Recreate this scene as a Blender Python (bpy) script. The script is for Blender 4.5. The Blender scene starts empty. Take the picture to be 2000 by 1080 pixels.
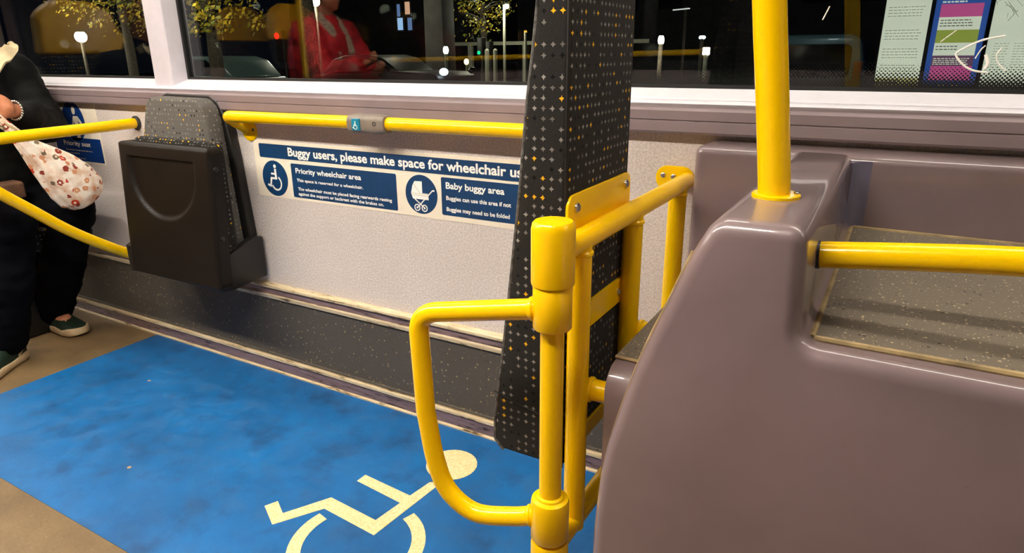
import bpy, bmesh, math, random
from mathutils import Vector, Matrix, noise
SC = bpy.context.scene
COL = SC.collection
R = math.radians
# ------------------------------------------------------------------ camera, world, exposure
cam_d = bpy.data.cameras.new('camera'); cam = bpy.data.objects.new('camera', cam_d); COL.objects.link(cam)
cam_d.sensor_fit = 'HORIZONTAL'; cam_d.sensor_width = 36.0; cam_d.lens = 36.0*1295.6/2000.0
cam_d.clip_start = 0.02; cam_d.clip_end = 300
YAW, PIT, ROL = 0.523886, 0.324, -0.0079232
fw = Vector((-math.sin(YAW)*math.cos(PIT), math.cos(YAW)*math.cos(PIT), -math.sin(PIT)))
rt = Vector((math.cos(YAW), math.sin(YAW), 0)); up = rt.cross(fw)
rt2 = math.cos(ROL)*rt + math.sin(ROL)*up; up2 = -math.sin(ROL)*rt + math.cos(ROL)*up
cam.matrix_world = Matrix(((rt2.x, up2.x, -fw.x, 0.0), (rt2.y, up2.y, -fw.y, -1.4925), (rt2.z, up2.z, -fw.z, 1.1), (0, 0, 0, 1)))
SC.camera = cam
w = bpy.data.worlds.new('night'); SC.world = w; w.use_nodes = True
w.node_tree.nodes['Background'].inputs[0].default_value = (0.05, 0.07, 0.13, 1)
w.node_tree.nodes['Background'].inputs[1].default_value = 0.03
SC.view_settings.view_transform = 'Standard'; SC.view_settings.look = 'None'
SC.view_settings.gamma = 1.0; SC.view_settings.exposure = 0.0
LIGHT_AISLE = 96.0
LIGHT_WALL = 25.0

# ------------------------------------------------------------------ materials
def srgb(r, g, b):
    f = lambda c: (c/255/12.92) if c/255 <= 0.04045 else ((c/255+0.055)/1.055)**2.4
    return (f(r), f(g), f(b), 1)
class NT:
    def __init__(s, name):
        s.m = bpy.data.materials.new(name); s.m.use_nodes = True; s.t = s.m.node_tree
        s.t.nodes.clear(); s.out = s.n('ShaderNodeOutputMaterial')
    def n(s, typ, **kw):
        nd = s.t.nodes.new(typ)
        for k, v in kw.items(): setattr(nd, k, v)
        return nd
    def l(s, a, b): s.t.links.new(a, b)
    def inp(s, sock, v):
        if hasattr(v, 'is_linked') or hasattr(v, 'links'): s.l(v, sock)
        else: sock.default_value = v
    def math(s, op, a, b=0.0, c=0.0):
        nd = s.n('ShaderNodeMath', operation=op)
        s.inp(nd.inputs[0], a); s.inp(nd.inputs[1], b); s.inp(nd.inputs[2], c); return nd.outputs[0]
    def mix(s, f, a, b):
        nd = s.n('ShaderNodeMix', data_type='RGBA')
        s.inp(nd.inputs[0], f); s.inp(nd.inputs[6], a); s.inp(nd.inputs[7], b); return nd.outputs[2]
    def noise(s, vec, scale, detail=3, rough=0.55):
        nd = s.n('ShaderNodeTexNoise'); s.l(vec, nd.inputs['Vector'])
        nd.inputs['Scale'].default_value = scale; nd.inputs['Detail'].default_value = detail; nd.inputs['Roughness'].default_value = rough
        return nd.outputs['Fac']
    def ramp(s, v, pts):
        nd = s.n('ShaderNodeValToRGB'); s.l(v, nd.inputs[0]); e = nd.color_ramp.elements
        e[0].position, e[0].color = pts[0]; e[1].position, e[1].color = pts[1]
        for p, c in pts[2:]:
            q = e.new(p); q.color = c
        return nd.outputs[0]
    def obj(s): return s.n('ShaderNodeTexCoord').outputs['Object']
    def pos(s): return s.n('ShaderNodeNewGeometry').outputs['Position']
    def uv(s): return s.n('ShaderNodeTexCoord').outputs['UV']
    def bsdf(s, color, rough=0.5, spec=0.5, metal=0.0, coat=0.0, crough=0.06, bump=None, bstr=0.3, bdist=0.001, sheen=0.0):
        b = s.n('ShaderNodeBsdfPrincipled')
        s.inp(b.inputs['Base Color'], color); s.inp(b.inputs['Roughness'], rough)
        b.inputs['Specular IOR Level'].default_value = spec; b.inputs['Metallic'].default_value = metal
        b.inputs['Coat Weight'].default_value = coat; b.inputs['Coat Roughness'].default_value = crough
        b.inputs['Sheen Weight'].default_value = sheen
        if bump is not None:
            bn = s.n('ShaderNodeBump'); bn.inputs['Strength'].default_value = bstr; bn.inputs['Distance'].default_value = bdist
            s.l(bump, bn.inputs['Height']); s.l(bn.outputs[0], b.inputs['Normal'])
        s.l(b.outputs[0], s.out.inputs[0]); return s.m
def plain(name, col, rough=0.5, spec=0.5, metal=0.0, coat=0.0, var=0.06, sheen=0.0, nscale=30):
    t = NT(name); f = t.noise(t.pos(), nscale)
    d = tuple(c*(1-var*2) for c in col[:3])+(1,); l = tuple(min(1, c*(1+var*2)) for c in col[:3])+(1,)
    return t.bsdf(t.ramp(f, [(0.3, d), (0.7, l)]), rough, spec, metal, coat, sheen=sheen)
def emit(name, col, s):
    t = NT(name); e = t.n('ShaderNodeEmission'); e.inputs[0].default_value = col; e.inputs[1].default_value = s
    t.l(e.outputs[0], t.out.inputs[0]); return t.m
def m_yellow():
    t = NT('yellow_powder_coat'); f = t.noise(t.pos(), 60, 2); g = t.noise(t.pos(), 9, 3)
    c = t.mix(t.math('MULTIPLY', g, 0.3), (0.97, 0.585, 0.0, 1), (0.93, 0.52, 0.0, 1))
    return t.bsdf(c, 0.20, 0.40, coat=0.0)
def m_mauve(name='mauve_gelcoat', col=srgb(124, 106, 107), rough=0.33, coat=0.8):
    t = NT(name); f = t.noise(t.pos(), 5, 4); g = t.noise(t.pos(), 140, 2)
    d = tuple(c*0.9 for c in col[:3])+(1,); l = tuple(c*1.08 for c in col[:3])+(1,)
    c = t.ramp(f, [(0.35, d), (0.65, l)])
    # fine dark scuff lines
    mp = t.n('ShaderNodeMapping'); t.l(t.pos(), mp.inputs[0]); mp.inputs['Rotation'].default_value = (0, 0.5, 0); mp.inputs['Scale'].default_value = (3.2, 1, 26)
    sc = t.noise(mp.outputs[0], 2.1, 2)
    c = t.mix(t.math('MULTIPLY', t.math('GREATER_THAN', sc, 0.79), 0.35), c, srgb(60, 50, 48))
    return t.bsdf(c, rough, 0.5, coat=coat, crough=0.05)
def m_speckle(name, base, light, dark, scale=120, th=0.78, rough=0.55):
    t = NT(name); p = t.pos()
    big = t.noise(p, 4, 4)
    c = t.mix(t.math('MULTIPLY', big, 0.6), base, tuple(x*0.72 for x in base[:3])+(1,))
    for i, (col, s, thr) in enumerate(((light, scale, th), (dark, scale*0.83, th+0.03), (light, scale*1.9, th-0.02))):
        v = t.n('ShaderNodeTexVoronoi'); v.inputs['Scale'].default_value = s
        a = t.n('ShaderNodeVectorMath', operation='ADD'); t.l(p, a.inputs[0]); a.inputs[1].default_value = (i*3.7, i*1.3, 0); t.l(a.outputs[0], v.inputs['Vector'])
        sep = t.n('ShaderNodeSeparateColor'); t.l(v.outputs['Color'], sep.inputs[0])
        k = t.math('MULTIPLY', t.math('GREATER_THAN', sep.outputs[0], thr), t.math('LESS_THAN', v.outputs['Distance'], t.math('MULTIPLY', sep.outputs[1], 0.38)))
        c = t.mix(k, c, col)
    f = t.noise(p, 260, 2)
    return t.bsdf(c, rough, 0.4, bump=f, bstr=0.25, bdist=0.001)
def m_fabric(name='dotted_moquette', base=(0.016, 0.0145, 0.013, 1), pitch=0.0148):
    t = NT(name); uv = t.uv()
    s = t.n('ShaderNodeVectorMath', operation='SCALE'); t.l(uv, s.inputs[0]); s.inputs['Scale'].default_value = 1/pitch
    fl = t.n('ShaderNodeVectorMath', operation='FLOOR'); t.l(s.outputs[0], fl.inputs[0])
    fr = t.n('ShaderNodeVectorMath', operation='FRACTION'); t.l(s.outputs[0], fr.inputs[0])
    sx = t.n('ShaderNodeSeparateXYZ'); t.l(fr.outputs[0], sx.inputs[0])
    fz = t.noise(s.outputs[0], 5.0, 2)
    dx = t.math('ABSOLUTE', t.math('SUBTRACT', sx.outputs[0], 0.5)); dy = t.math('ABSOLUTE', t.math('SUBTRACT', sx.outputs[1], 0.5))
    dd = t.math('ADD', t.math('ADD', dx, dy), t.math('MULTIPLY', t.math('MULTIPLY', dx, dy), 6.0))
    mask = t.math('LESS_THAN', t.math('ADD', dd, t.math('MULTIPLY', t.math('SUBTRACT', fz, 0.5), 0.35)), 0.30)
    wn = t.n('ShaderNodeTexWhiteNoise', noise_dimensions='3D'); t.l(fl.outputs[0], wn.inputs['Vector'])
    cl = t.n('ShaderNodeTexNoise'); t.l(fl.outputs[0], cl.inputs['Vector']); cl.inputs['Scale'].default_value = 0.43; cl.inputs['Detail'].default_value = 1
    sep = t.n('ShaderNodeSeparateColor'); t.l(wn.outputs['Color'], sep.inputs[0])
    col = t.ramp(sep.outputs[1], [(0.0, (0.10, 0.093, 0.086, 1)), (1.0, (0.30, 0.285, 0.26, 1))])
    black = t.math('GREATER_THAN', sep.outputs[0], 0.86)
    yel = t.math('GREATER_THAN', t.math('ADD', cl.outputs['Fac'], t.math('MULTIPLY', sep.outputs[2], 0.22)), 0.735)
    col = t.mix(black, col, (0.002, 0.002, 0.002, 1)); col = t.mix(yel, col, (0.75, 0.40, 0.01, 1))
    gone = t.math('GREATER_THAN', wn.outputs['Value'], 0.22)
    fuzz = t.noise(t.pos(), 420, 3)
    b2 = t.mix(fuzz, tuple(x*0.45 for x in base[:3])+(1,), tuple(x*1.8 for x in base[:3])+(1,))
    c = t.mix(t.math('MULTIPLY', mask, gone), b2, col)
    return t.bsdf(c, 0.95, 0.15, bump=fuzz, bstr=0.6, bdist=0.002, sheen=0.06)
def m_blue():
    t = NT('blue_safety_vinyl'); p = t.pos()
    a = t.noise(p, 3.2, 6, 0.65); b = t.noise(p, 16, 5, 0.7); fine = t.noise(p, 330, 2); f2 = t.noise(p, 7.5, 4, 0.6)
    c = t.ramp(a, [(0.30, srgb(6, 76, 130)), (0.70, srgb(14, 104, 170))])
    c = t.mix(t.math('MULTIPLY', t.ramp(b, [(0.45, (0, 0, 0, 1)), (0.75, (1, 1, 1, 1))]), 0.35), c, srgb(62, 98, 134))
    c = t.mix(t.math('MULTIPLY', t.ramp(f2, [(0.52, (0, 0, 0, 1)), (0.72, (1, 1, 1, 1))]), 0.55), c, srgb(18, 44, 78))
    v = t.n('ShaderNodeTexVoronoi'); t.l(p, v.inputs['Vector']); v.inputs['Scale'].default_value = 11
    sp = t.n('ShaderNodeSeparateColor'); t.l(v.outputs['Color'], sp.inputs[0])
    k = t.math('MULTIPLY', t.math('GREATER_THAN', sp.outputs[0], 0.76), t.math('LESS_THAN', v.outputs['Distance'], t.math('MULTIPLY', sp.outputs[1], 0.085)))
    c = t.mix(k, c, t.mix(t.math('GREATER_THAN', sp.outputs[2], 0.55), srgb(20, 30, 50), srgb(170, 140, 100)))
    return t.bsdf(c, t.ramp(b, [(0.3, (0.42,)*3+(1,)), (0.7, (0.6,)*3+(1,))]), 0.4, bump=fine, bstr=0.3, bdist=0.0012)
def m_floor():
    t = NT('beige_floor_vinyl'); p = t.pos()
    a = t.noise(p, 5, 5); f = t.noise(p, 130, 3, 0.6); g = t.noise(p, 60, 2)
    c = t.ramp(a, [(0.3, srgb(94, 76, 50)), (0.7, srgb(124, 101, 69))])
    c = t.mix(t.math('MULTIPLY', t.math('GREATER_THAN', f, 0.66), 0.45), c, srgb(160, 138, 100))
    c = t.mix(t.math('MULTIPLY', t.math('LESS_THAN', f, 0.36), 0.4), c, srgb(62, 48, 32))
    return t.bsdf(c, 0.5, 0.4, bump=g, bstr=0.5, bdist=0.002)
def m_wall():
    t = NT('textured_grey_wall_panel'); p = t.pos()
    f = t.noise(p, 190, 3, 0.6); g = t.noise(p, 3, 3)
    c = t.ramp(g, [(0.3, srgb(216, 206, 200)), (0.7, srgb(228, 218, 212))])
    c = t.mix(t.ramp(f, [(0.32, (1, 1, 1, 1)), (0.62, (0, 0, 0, 1))]), c, srgb(192, 179, 171))
    return t.bsdf(c, 0.75, 0.3, bump=f, bstr=0.55, bdist=0.002)
def m_cream_marking():
    t = NT('cream_marking'); f = t.noise(t.pos(), 260, 4, 0.7)
    return t.bsdf(t.ramp(f, [(0.33, srgb(206, 172, 112)), (0.6, srgb(243, 219, 170))]), 0.7, 0.3, bump=f, bstr=0.3, bdist=0.001)
def m_strip():
    t = NT('scuffed_mauve_strip'); mp = t.n('ShaderNodeMapping'); t.l(t.pos(), mp.inputs[0]); mp.inputs['Scale'].default_value = (1, 6, 9)
    f = t.noise(mp.outputs[0], 14, 5, 0.7)
    c = t.ramp(f, [(0.36, srgb(40, 26, 20)), (0.43, srgb(112, 92, 92)), (0.75, srgb(136, 116, 122))])
    return t.bsdf(c, 0.35, 0.5, coat=0.2)
def m_cream_edge():
    t = NT('cream_edging'); mp = t.n('ShaderNodeMapping'); t.l(t.pos(), mp.inputs[0]); mp.inputs['Scale'].default_value = (1, 6, 8)
    f = t.noise(mp.outputs[0], 11, 4, 0.7)
    c = t.ramp(f, [(0.33, srgb(80, 58, 34)), (0.42, srgb(196, 176, 138)), (0.7, srgb(226, 210, 178))])
    return t.bsdf(c, 0.4, 0.5)
def m_glass():
    t = NT('window_glass'); tr = t.n('ShaderNodeBsdfTransparent'); tr.inputs[0].default_value = (0.86, 0.90, 0.88, 1)
    gl = t.n('ShaderNodeBsdfGlossy'); gl.inputs['Roughness'].default_value = 0.0; gl.inputs[0].default_value = (1, 1, 1, 1)
    ge = t.n('ShaderNodeNewGeometry'); dt = t.n('ShaderNodeVectorMath', operation='DOT_PRODUCT'); t.l(ge.outputs['Incoming'], dt.inputs[0]); t.l(ge.outputs['Normal'], dt.inputs[1])
    k = t.math('POWER', t.math('SUBTRACT', 1.0, t.math('ABSOLUTE', dt.outputs['Value'])), 5.0)   # Schlick, the same on both faces of the pane
    fr = t.math('ADD', 0.04, t.math('MULTIPLY', 0.96, k))
    mx = t.n('ShaderNodeMixShader'); t.l(fr, mx.inputs[0]); t.l(tr.outputs[0], mx.inputs[1]); t.l(gl.outputs[0], mx.inputs[2])
    t.l(mx.outputs[0], t.out.inputs[0]); return t.m
def m_frit():
    # printed ceramic dots: solid at the bottom edge, fading to dots upwards (z in world metres)
    t = NT('ceramic_frit_dots'); p = t.pos(); s = t.n('ShaderNodeSeparateXYZ'); t.l(p, s.inputs[0])
    u = t.math('MULTIPLY', t.math('ADD', s.outputs[0], s.outputs[2]), 138.0); v = t.math('MULTIPLY', t.math('SUBTRACT', s.outputs[0], s.outputs[2]), 138.0)
    cu = t.math('ABSOLUTE', t.math('SUBTRACT', t.math('FRACT', u), 0.5)); cv = t.math('ABSOLUTE', t.math('SUBTRACT', t.math('FRACT', v), 0.5))
    d = t.math('SQRT', t.math('ADD', t.math('MULTIPLY', cu, cu), t.math('MULTIPLY', cv, cv)))
    rad = t.math('MULTIPLY', t.math('SUBTRACT', 1.082, s.outputs[2]), 13.0)
    mask = t.math('LESS_THAN', d, rad)
    b = t.n('ShaderNodeBsdfPrincipled'); b.inputs['Base Color'].default_value = (0.004, 0.004, 0.004, 1); b.inputs['Roughness'].default_value = 0.4
    tr = t.n('ShaderNodeBsdfTransparent'); mx = t.n('ShaderNodeMixShader'); t.l(mask, mx.inputs[0]); t.l(tr.outputs[0], mx.inputs[1]); t.l(b.outputs[0], mx.inputs[2])
    t.l(mx.outputs[0], t.out.inputs[0]); return t.m
def m_floral():
    t = NT('floral_cotton'); p = t.obj(); nz = t.n('ShaderNodeTexNoise'); t.l(p, nz.inputs['Vector']); nz.inputs['Scale'].default_value = 30
    c = t.mix(t.ramp(t.noise(p, 22, 4), [(0.42, (0, 0, 0, 1)), (0.62, (1, 1, 1, 1))]), srgb(250, 240, 226), srgb(222, 190, 164))
    for i, (col, cen, sc, th) in enumerate(((srgb(196, 60, 40), srgb(250, 225, 200), 24, 0.56), (srgb(150, 62, 48), srgb(250, 236, 220), 27, 0.56), (srgb(214, 150, 112), srgb(240, 200, 160), 30, 0.30), (srgb(120, 104, 84), srgb(230, 210, 190), 29, 0.66))):
        a = t.n('ShaderNodeVectorMath', operation='ADD'); t.l(p, a.inputs[0]); a.inputs[1].default_value = (i*2.31, i*1.17, i*0.7)
        v = t.n('ShaderNodeTexVoronoi'); v.inputs['Scale'].default_value = sc; v.inputs['Randomness'].default_value = 0.75; t.l(a.outputs[0], v.inputs['Vector'])
        sp = t.n('ShaderNodeSeparateColor'); t.l(v.outputs['Color'], sp.inputs[0])
        dd = t.math('ADD', v.outputs['Distance'], t.math('MULTIPLY', t.math('SUBTRACT', t.noise(p, 160, 1), 0.5), 0.28))
        on = t.math('GREATER_THAN', sp.outputs[0], th)
        c = t.mix(t.math('MULTIPLY', on, t.math('LESS_THAN', dd, 0.30)), c, col)
        c = t.mix(t.math('MULTIPLY', on, t.math('LESS_THAN', v.outputs['Distance'], 0.12)), c, cen)
    return t.bsdf(c, 0.85, 0.2)
M = {}
M['yellow'] = m_yellow(); M['mauve'] = m_mauve(); M['mauve_rail'] = m_mauve('mauve_moulding', srgb(134, 118, 120), 0.42, 0.1)
M['mauve_blue'] = m_mauve('blue_grey_corner', srgb(104, 100, 120), 0.3, 0.6)  # bluer grey, used for the corner fillet only
M['vinyl'] = m_speckle('speckled_shelf_vinyl', srgb(112, 102, 88), srgb(204, 184, 148), srgb(30, 26, 22), 210, 0.82)
M['skirt'] = m_speckle('speckled_skirting_vinyl', srgb(84, 78, 70), srgb(156, 136, 94), srgb(30, 27, 24), 130, 0.80, 0.6)
M['fabric'] = m_fabric(); M['fabric_lit'] = m_fabric('dotted_moquette_lit', (0.10, 0.092, 0.082, 1), 0.0150)  # second one: same cloth, light on the folded seat put into its base
M['blue'] = m_blue(); M['floor'] = m_floor(); M['wall'] = m_wall(); M['marking'] = m_cream_marking()
M['strip'] = m_strip(); M['cream'] = m_cream_edge(); M['glass'] = m_glass(); M['frit'] = m_frit(); M['floral'] = m_floral()
M['white'] = plain('white_window_frame', srgb(218, 215, 221), 0.4, var=0.02)
M['pillar'] = plain('pale_lilac_pillar', srgb(214, 208, 216), 0.45, var=0.02)
M['gasket'] = plain('black_rubber_gasket', (0.006, 0.006, 0.006, 1), 0.5)
M['sealant'] = plain('beige_sealant', srgb(150, 128, 88), 0.6, var=0.2)
M['black'] = plain('black_plastic', (0.006, 0.0055, 0.005, 1), 0.42, var=0.15)
M['worn'] = plain('worn_grey_piping', (0.10, 0.095, 0.09, 1), 0.9, 0.2, var=0.35, nscale=80)
M['pan'] = plain('dark_grey_seat_plastic', srgb(20, 16, 13), 0.42, 0.22, var=0.1, nscale=12)
M['steel'] = plain('steel_screw', (0.55, 0.53, 0.50, 1), 0.25, metal=1.0)
M['grey'] = plain('grey_button_housing', srgb(128, 116, 104), 0.45)
M['teal'] = plain('teal_push_button', srgb(8, 128, 156), 0.35, coat=0.4)
M['sign_white'] = plain('cream_white_sign', srgb(240, 228, 206), 0.5, var=0.015)
M['sign_navy'] = plain('navy_sign_print', srgb(6, 56, 98), 0.45, var=0.06)
M['sign_ink'] = plain('white_sign_lettering', srgb(250, 246, 238), 0.5, var=0.0)
M['sign_line'] = plain('grey_sign_line', srgb(176, 160, 128), 0.5, var=0.0)
M['sticker_blue'] = plain('deep_blue_sticker', srgb(10, 52, 120), 0.4)
M['ceiling'] = plain('white_ceiling_panel', srgb(168, 162, 156), 0.6, var=0.02)
M['jacket'] = plain('black_puffer_fabric', (0.0022, 0.0022, 0.0021, 1), 0.75, 0.22, var=0.15)
M['trousers'] = plain('dark_navy_trousers', (0.0016, 0.0017, 0.0032, 1), 0.9, 0.08, var=0.2)
M['skin'] = plain('skin', srgb(196, 128, 92), 0.5, var=0.06, nscale=60)
M['hair'] = plain('dark_hair', (0.012, 0.009, 0.007, 1), 0.6, var=0.3)
M['shoe_green'] = plain('dark_green_shoe', srgb(18, 40, 26), 0.6, var=0.15)
M['shoe_sole'] = plain('cream_shoe_sole', srgb(200, 176, 138), 0.6, var=0.08)
M['shoe_red'] = plain('red_shoe_lace', srgb(140, 24, 26), 0.6)
M['silver'] = plain('silver_bracelet', (0.7, 0.66, 0.58, 1), 0.22, metal=1.0)
M['canvas'] = plain('beige_canvas_strap', srgb(206, 188, 150), 0.85, var=0.08)
M['leather'] = plain('brown_leather_pouch', srgb(104, 72, 52), 0.6, var=0.15)
M['seat_yellow'] = plain('yellow_seat_plastic', srgb(226, 168, 14), 0.35, coat=0.2)
M['red_jacket'] = plain('red_jacket_fabric', srgb(212, 26, 32), 0.7, var=0.2, nscale=14)
M['scarf'] = plain('pale_check_scarf', srgb(206, 190, 164), 0.8, var=0.25, nscale=50)
M['cap_dark'] = plain('dark_pipe_cap', (0.02, 0.018, 0.016, 1), 0.5)
M['led'] = emit('ceiling_light_diffuser', (1.0, 0.92, 0.80, 1), LIGHT_AISLE)
M['led2'] = emit('ceiling_light_diffuser_wall', (1.0, 0.92, 0.80, 1), LIGHT_WALL)

# ------------------------------------------------------------------ mesh helpers
class MB:
    def __init__(s): s.v = []; s.f = []; s.mi = []; s.uv = {}
    def add(s, vs, fs, mi=0):
        o = len(s.v); s.v += [tuple(v) for v in vs]
        for f in fs: s.f.append(tuple(i+o for i in f)); s.mi.append(mi)
        return s
    def box(s, x0, x1, y0, y1, z0, z1, mi=0):
        return s.add([(x0,y0,z0),(x1,y0,z0),(x1,y1,z0),(x0,y1,z0),(x0,y0,z1),(x1,y0,z1),(x1,y1,z1),(x0,y1,z1)],
                     [(0,3,2,1),(4,5,6,7),(0,1,5,4),(1,2,6,5),(2,3,7,6),(3,0,4,7)], mi)
    def tube(s, path, r, seg=20, mi=0, caps=True):
        P = [Vector(p) for p in path]; n = len(P); rr = r if isinstance(r, (list, tuple)) else [r]*n
        T = [(P[min(i+1, n-1)]-P[max(i-1, 0)]).normalized() for i in range(n)]
        a = Vector((0, 0, 1)) if abs(T[0].z) < 0.9 else Vector((1, 0, 0))
        N = (a - T[0]*a.dot(T[0])).normalized(); vs = []
        for i in range(n):
            if i: N = (N - T[i]*N.dot(T[i])).normalized()
            B = T[i].cross(N)
            for k in range(seg):
                t = 2*math.pi*k/seg; vs.append(P[i] + (N*math.cos(t)+B*math.sin(t))*rr[i])
        fs = [(i*seg+k, i*seg+(k+1) % seg, (i+1)*seg+(k+1) % seg, (i+1)*seg+k) for i in range(n-1) for k in range(seg)]
        if caps: fs += [tuple(reversed(range(seg))), tuple(range((n-1)*seg, n*seg))]
        return s.add(vs, fs, mi)
    def lathe(s, base, axis, prof, seg=32, mi=0):
        ax = Vector(axis).normalized(); b = Vector(base)
        return s.tube([b+ax*h for h, r in prof], [max(r, 1e-5) for h, r in prof], seg, mi) if False else s._lathe(b, ax, prof, seg, mi)
    def _lathe(s, b, ax, prof, seg, mi):
        a = Vector((0, 0, 1)) if abs(ax.z) < 0.9 else Vector((1, 0, 0))
        N = (a - ax*a.dot(ax)).normalized(); B = ax.cross(N); vs = []
        for h, r in prof:
            for k in range(seg):
                t = 2*math.pi*k/seg; vs.append(b + ax*h + (N*math.cos(t)+B*math.sin(t))*r)
        n = len(prof)
        fs = [(i*seg+k, i*seg+(k+1) % seg, (i+1)*seg+(k+1) % seg, (i+1)*seg+k) for i in range(n-1) for k in range(seg)]
        fs += [tuple(reversed(range(seg))), tuple(range((n-1)*seg, n*seg))]
        return s.add(vs, fs, mi)
    def prism(s, pts, fn, d0, d1, mi=0):
        """pts 2D ccw polygon; fn(u,v,d)->3D"""
        n = len(pts)
        vs = [fn(u, v, d0) for u, v in pts] + [fn(u, v, d1) for u, v in pts]
        fs = [tuple(range(n)), tuple(reversed(range(n, 2*n)))] + [(i, i+n, (i+1) % n + n, (i+1) % n) for i in range(n)]
        return s.add(vs, fs, mi)
    def sphere(s, c, r, mi=0, u=16, v=10, sc=(1, 1, 1)):
        c = Vector(c); vs = [c+Vector((0, 0, r*sc[2]))]
        for i in range(1, v):
            ph = math.pi*i/v
            for k in range(u):
                t = 2*math.pi*k/u; vs.append(c+Vector((math.sin(ph)*math.cos(t)*r*sc[0], math.sin(ph)*math.sin(t)*r*sc[1], math.cos(ph)*r*sc[2])))
        vs.append(c-Vector((0, 0, r*sc[2]))); fs = [(0, 1+k, 1+(k+1) % u) for k in range(u)]
        for i in range(v-2):
            fs += [(1+i*u+k, 1+(i+1)*u+k, 1+(i+1)*u+(k+1) % u, 1+i*u+(k+1) % u) for k in range(u)]
        l = len(vs)-1; fs += [(l, 1+(v-2)*u+(k+1) % u, 1+(v-2)*u+k) for k in range(u)]
        return s.add(vs, fs, mi)
    def build(s, name, mats, parent=None, smooth=True, ang=38, bevel=0, bseg=4, bang=35):
        me = bpy.data.meshes.new(name); me.from_pydata(s.v, [], s.f); mats = mats if isinstance(mats, (list, tuple)) else [mats]
        for m in mats: me.materials.append(m)
        for p, i in zip(me.polygons, s.mi): p.material_index = i
        bm = bmesh.new(); bm.from_mesh(me); bmesh.ops.recalc_face_normals(bm, faces=bm.faces)
        bm.to_mesh(me); bm.free()
        o = bpy.data.objects.new(name, me); COL.objects.link(o)
        if bevel:
            b = o.modifiers.new('bevel', 'BEVEL'); b.width = bevel; b.segments = bseg; b.limit_method = 'ANGLE'; b.angle_limit = R(bang); b.harden_normals = False
        if bevel: apply_mods(o)
        me = o.data
        if smooth:
            me.polygons.foreach_set('use_smooth', [True]*len(me.polygons)); me.set_sharp_from_angle(angle=R(ang))
        if parent: attach(o, parent)
        return o
def attach(o, p):
    o.parent = p; o.matrix_parent_inverse = world(p).inverted()
def world(p):
    m = Matrix.LocRotScale(p.location, p.rotation_euler, p.scale)
    return world(p.parent) @ p.matrix_parent_inverse @ m if p.parent else m
def apply_mods(o):
    dg = bpy.context.evaluated_depsgraph_get(); dg.update(); me = bpy.data.meshes.new_from_object(o.evaluated_get(dg)); o.modifiers.clear(); old = o.data; o.data = me; me.name = o.name
    bpy.data.meshes.remove(old)
def tag(o, label, cat=None, group=None, kind=None):
    if label: o['label'] = label
    if cat: o['category'] = cat
    if group: o['group'] = group
    if kind: o['kind'] = kind
    return o
def empty(name, loc, label=None, cat=None, group=None, kind=None):
    o = bpy.data.objects.new(name, None); o.empty_display_size = 0.05; o.location = loc; COL.objects.link(o)
    return tag(o, label, cat, group, kind)
def fillet(pts, r, seg=6):
    """round corners of an open 3D polyline; r per interior point or scalar"""
    P = [Vector(p) for p in pts]; out = [P[0]]
    for i in range(1, len(P)-1):
        rr = r[i-1] if isinstance(r, (list, tuple)) else r
        a = (P[i-1]-P[i]); b = (P[i+1]-P[i]); d = min(rr, a.length*0.49, b.length*0.49)
        p0 = P[i]+a.normalized()*d; p2 = P[i]+b.normalized()*d
        for k in range(seg+1):
            t = k/seg; out.append(p0*(1-t)**2 + P[i]*2*t*(1-t) + p2*t*t)
    out.append(P[-1]); return out
def spline(pts, n=6):
    P = [Vector(p) for p in pts]; P = [P[0]*2-P[1]] + P + [P[-1]*2-P[-2]]; out = []
    for i in range(1, len(P)-2):
        for k in range(n):
            t = k/n; a, b, c, d = P[i-1:i+3]
            out.append(0.5*((2*b)+(c-a)*t+(2*a-5*b+4*c-d)*t*t+(3*b-a-3*c+d)*t**3))
    out.append(P[-2]); return out
def box_uv(o):
    me = o.data
    uv = me.uv_layers.new(name='uv') if not me.uv_layers else me.uv_layers[0]
    for p in me.polygons:
        n = p.normal; a = max(range(3), key=lambda i: abs(n[i]))
        for li in p.loop_indices:
            c = me.vertices[me.loops[li].vertex_index].co
            u, v = ((c.y, c.z), (c.x+7.3, c.z), (c.x, c.y+3.1))[a]
            uv.data[li].uv = (u+20, v+20)
def text(body, x, z, cap, width, y, mat, parent, name='lettering', bold=0.0, depth=0.0006, plane='xz'):
    """raised lettering on a panel facing -y: left edge x, baseline z, capital height, total width"""
    c = bpy.data.curves.new(name, 'FONT'); c.body = body; c.size = 1.0; c.extrude = 0.0; c.offset = bold; c.resolution_u = 4
    o = bpy.data.objects.new(name, c); COL.objects.link(o)
    dg = bpy.context.evaluated_depsgraph_get(); dg.update(); me = bpy.data.meshes.new_from_object(o.evaluated_get(dg))
    bpy.data.objects.remove(o); bpy.data.curves.remove(c)
    xs = [v.co.x for v in me.vertices]; x0, x1 = min(xs), max(xs); k = cap/0.715
    kx = (width/(x1-x0)) if width else k
    for v in me.vertices: v.co = Vector((x+(v.co.x-x0)*kx, y, z+v.co.y*k))
    me.materials.clear(); me.materials.append(mat); me.name = name
    t = bpy.data.objects.new(name, me); COL.objects.link(t); attach(t, parent); return t
XZ = lambda u, v, d: (u, d, v)
XY = lambda u, v, d: (u, v, d)
YZ = lambda u, v, d: (d, u, v)
def disc(mb, cx, cz, r, y0, y1, mi=0, n=40, rz=None):
    return mb.prism([(cx+r*math.cos(2*math.pi*k/n), cz+(rz or r)*math.sin(2*math.pi*k/n)) for k in range(n)], XZ, y0, y1, mi)
def rrect(x0, x1, z0, z1, r, n=5):
    p = []
    for cx, cz, a0 in ((x1-r, z0+r, -90), (x1-r, z1-r, 0), (x0+r, z1-r, 90), (x0+r, z0+r, 180)):
        p += [(cx+r*math.cos(R(a0+90*k/n)), cz+r*math.sin(R(a0+90*k/n))) for k in range(n+1)]
    return p
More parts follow.
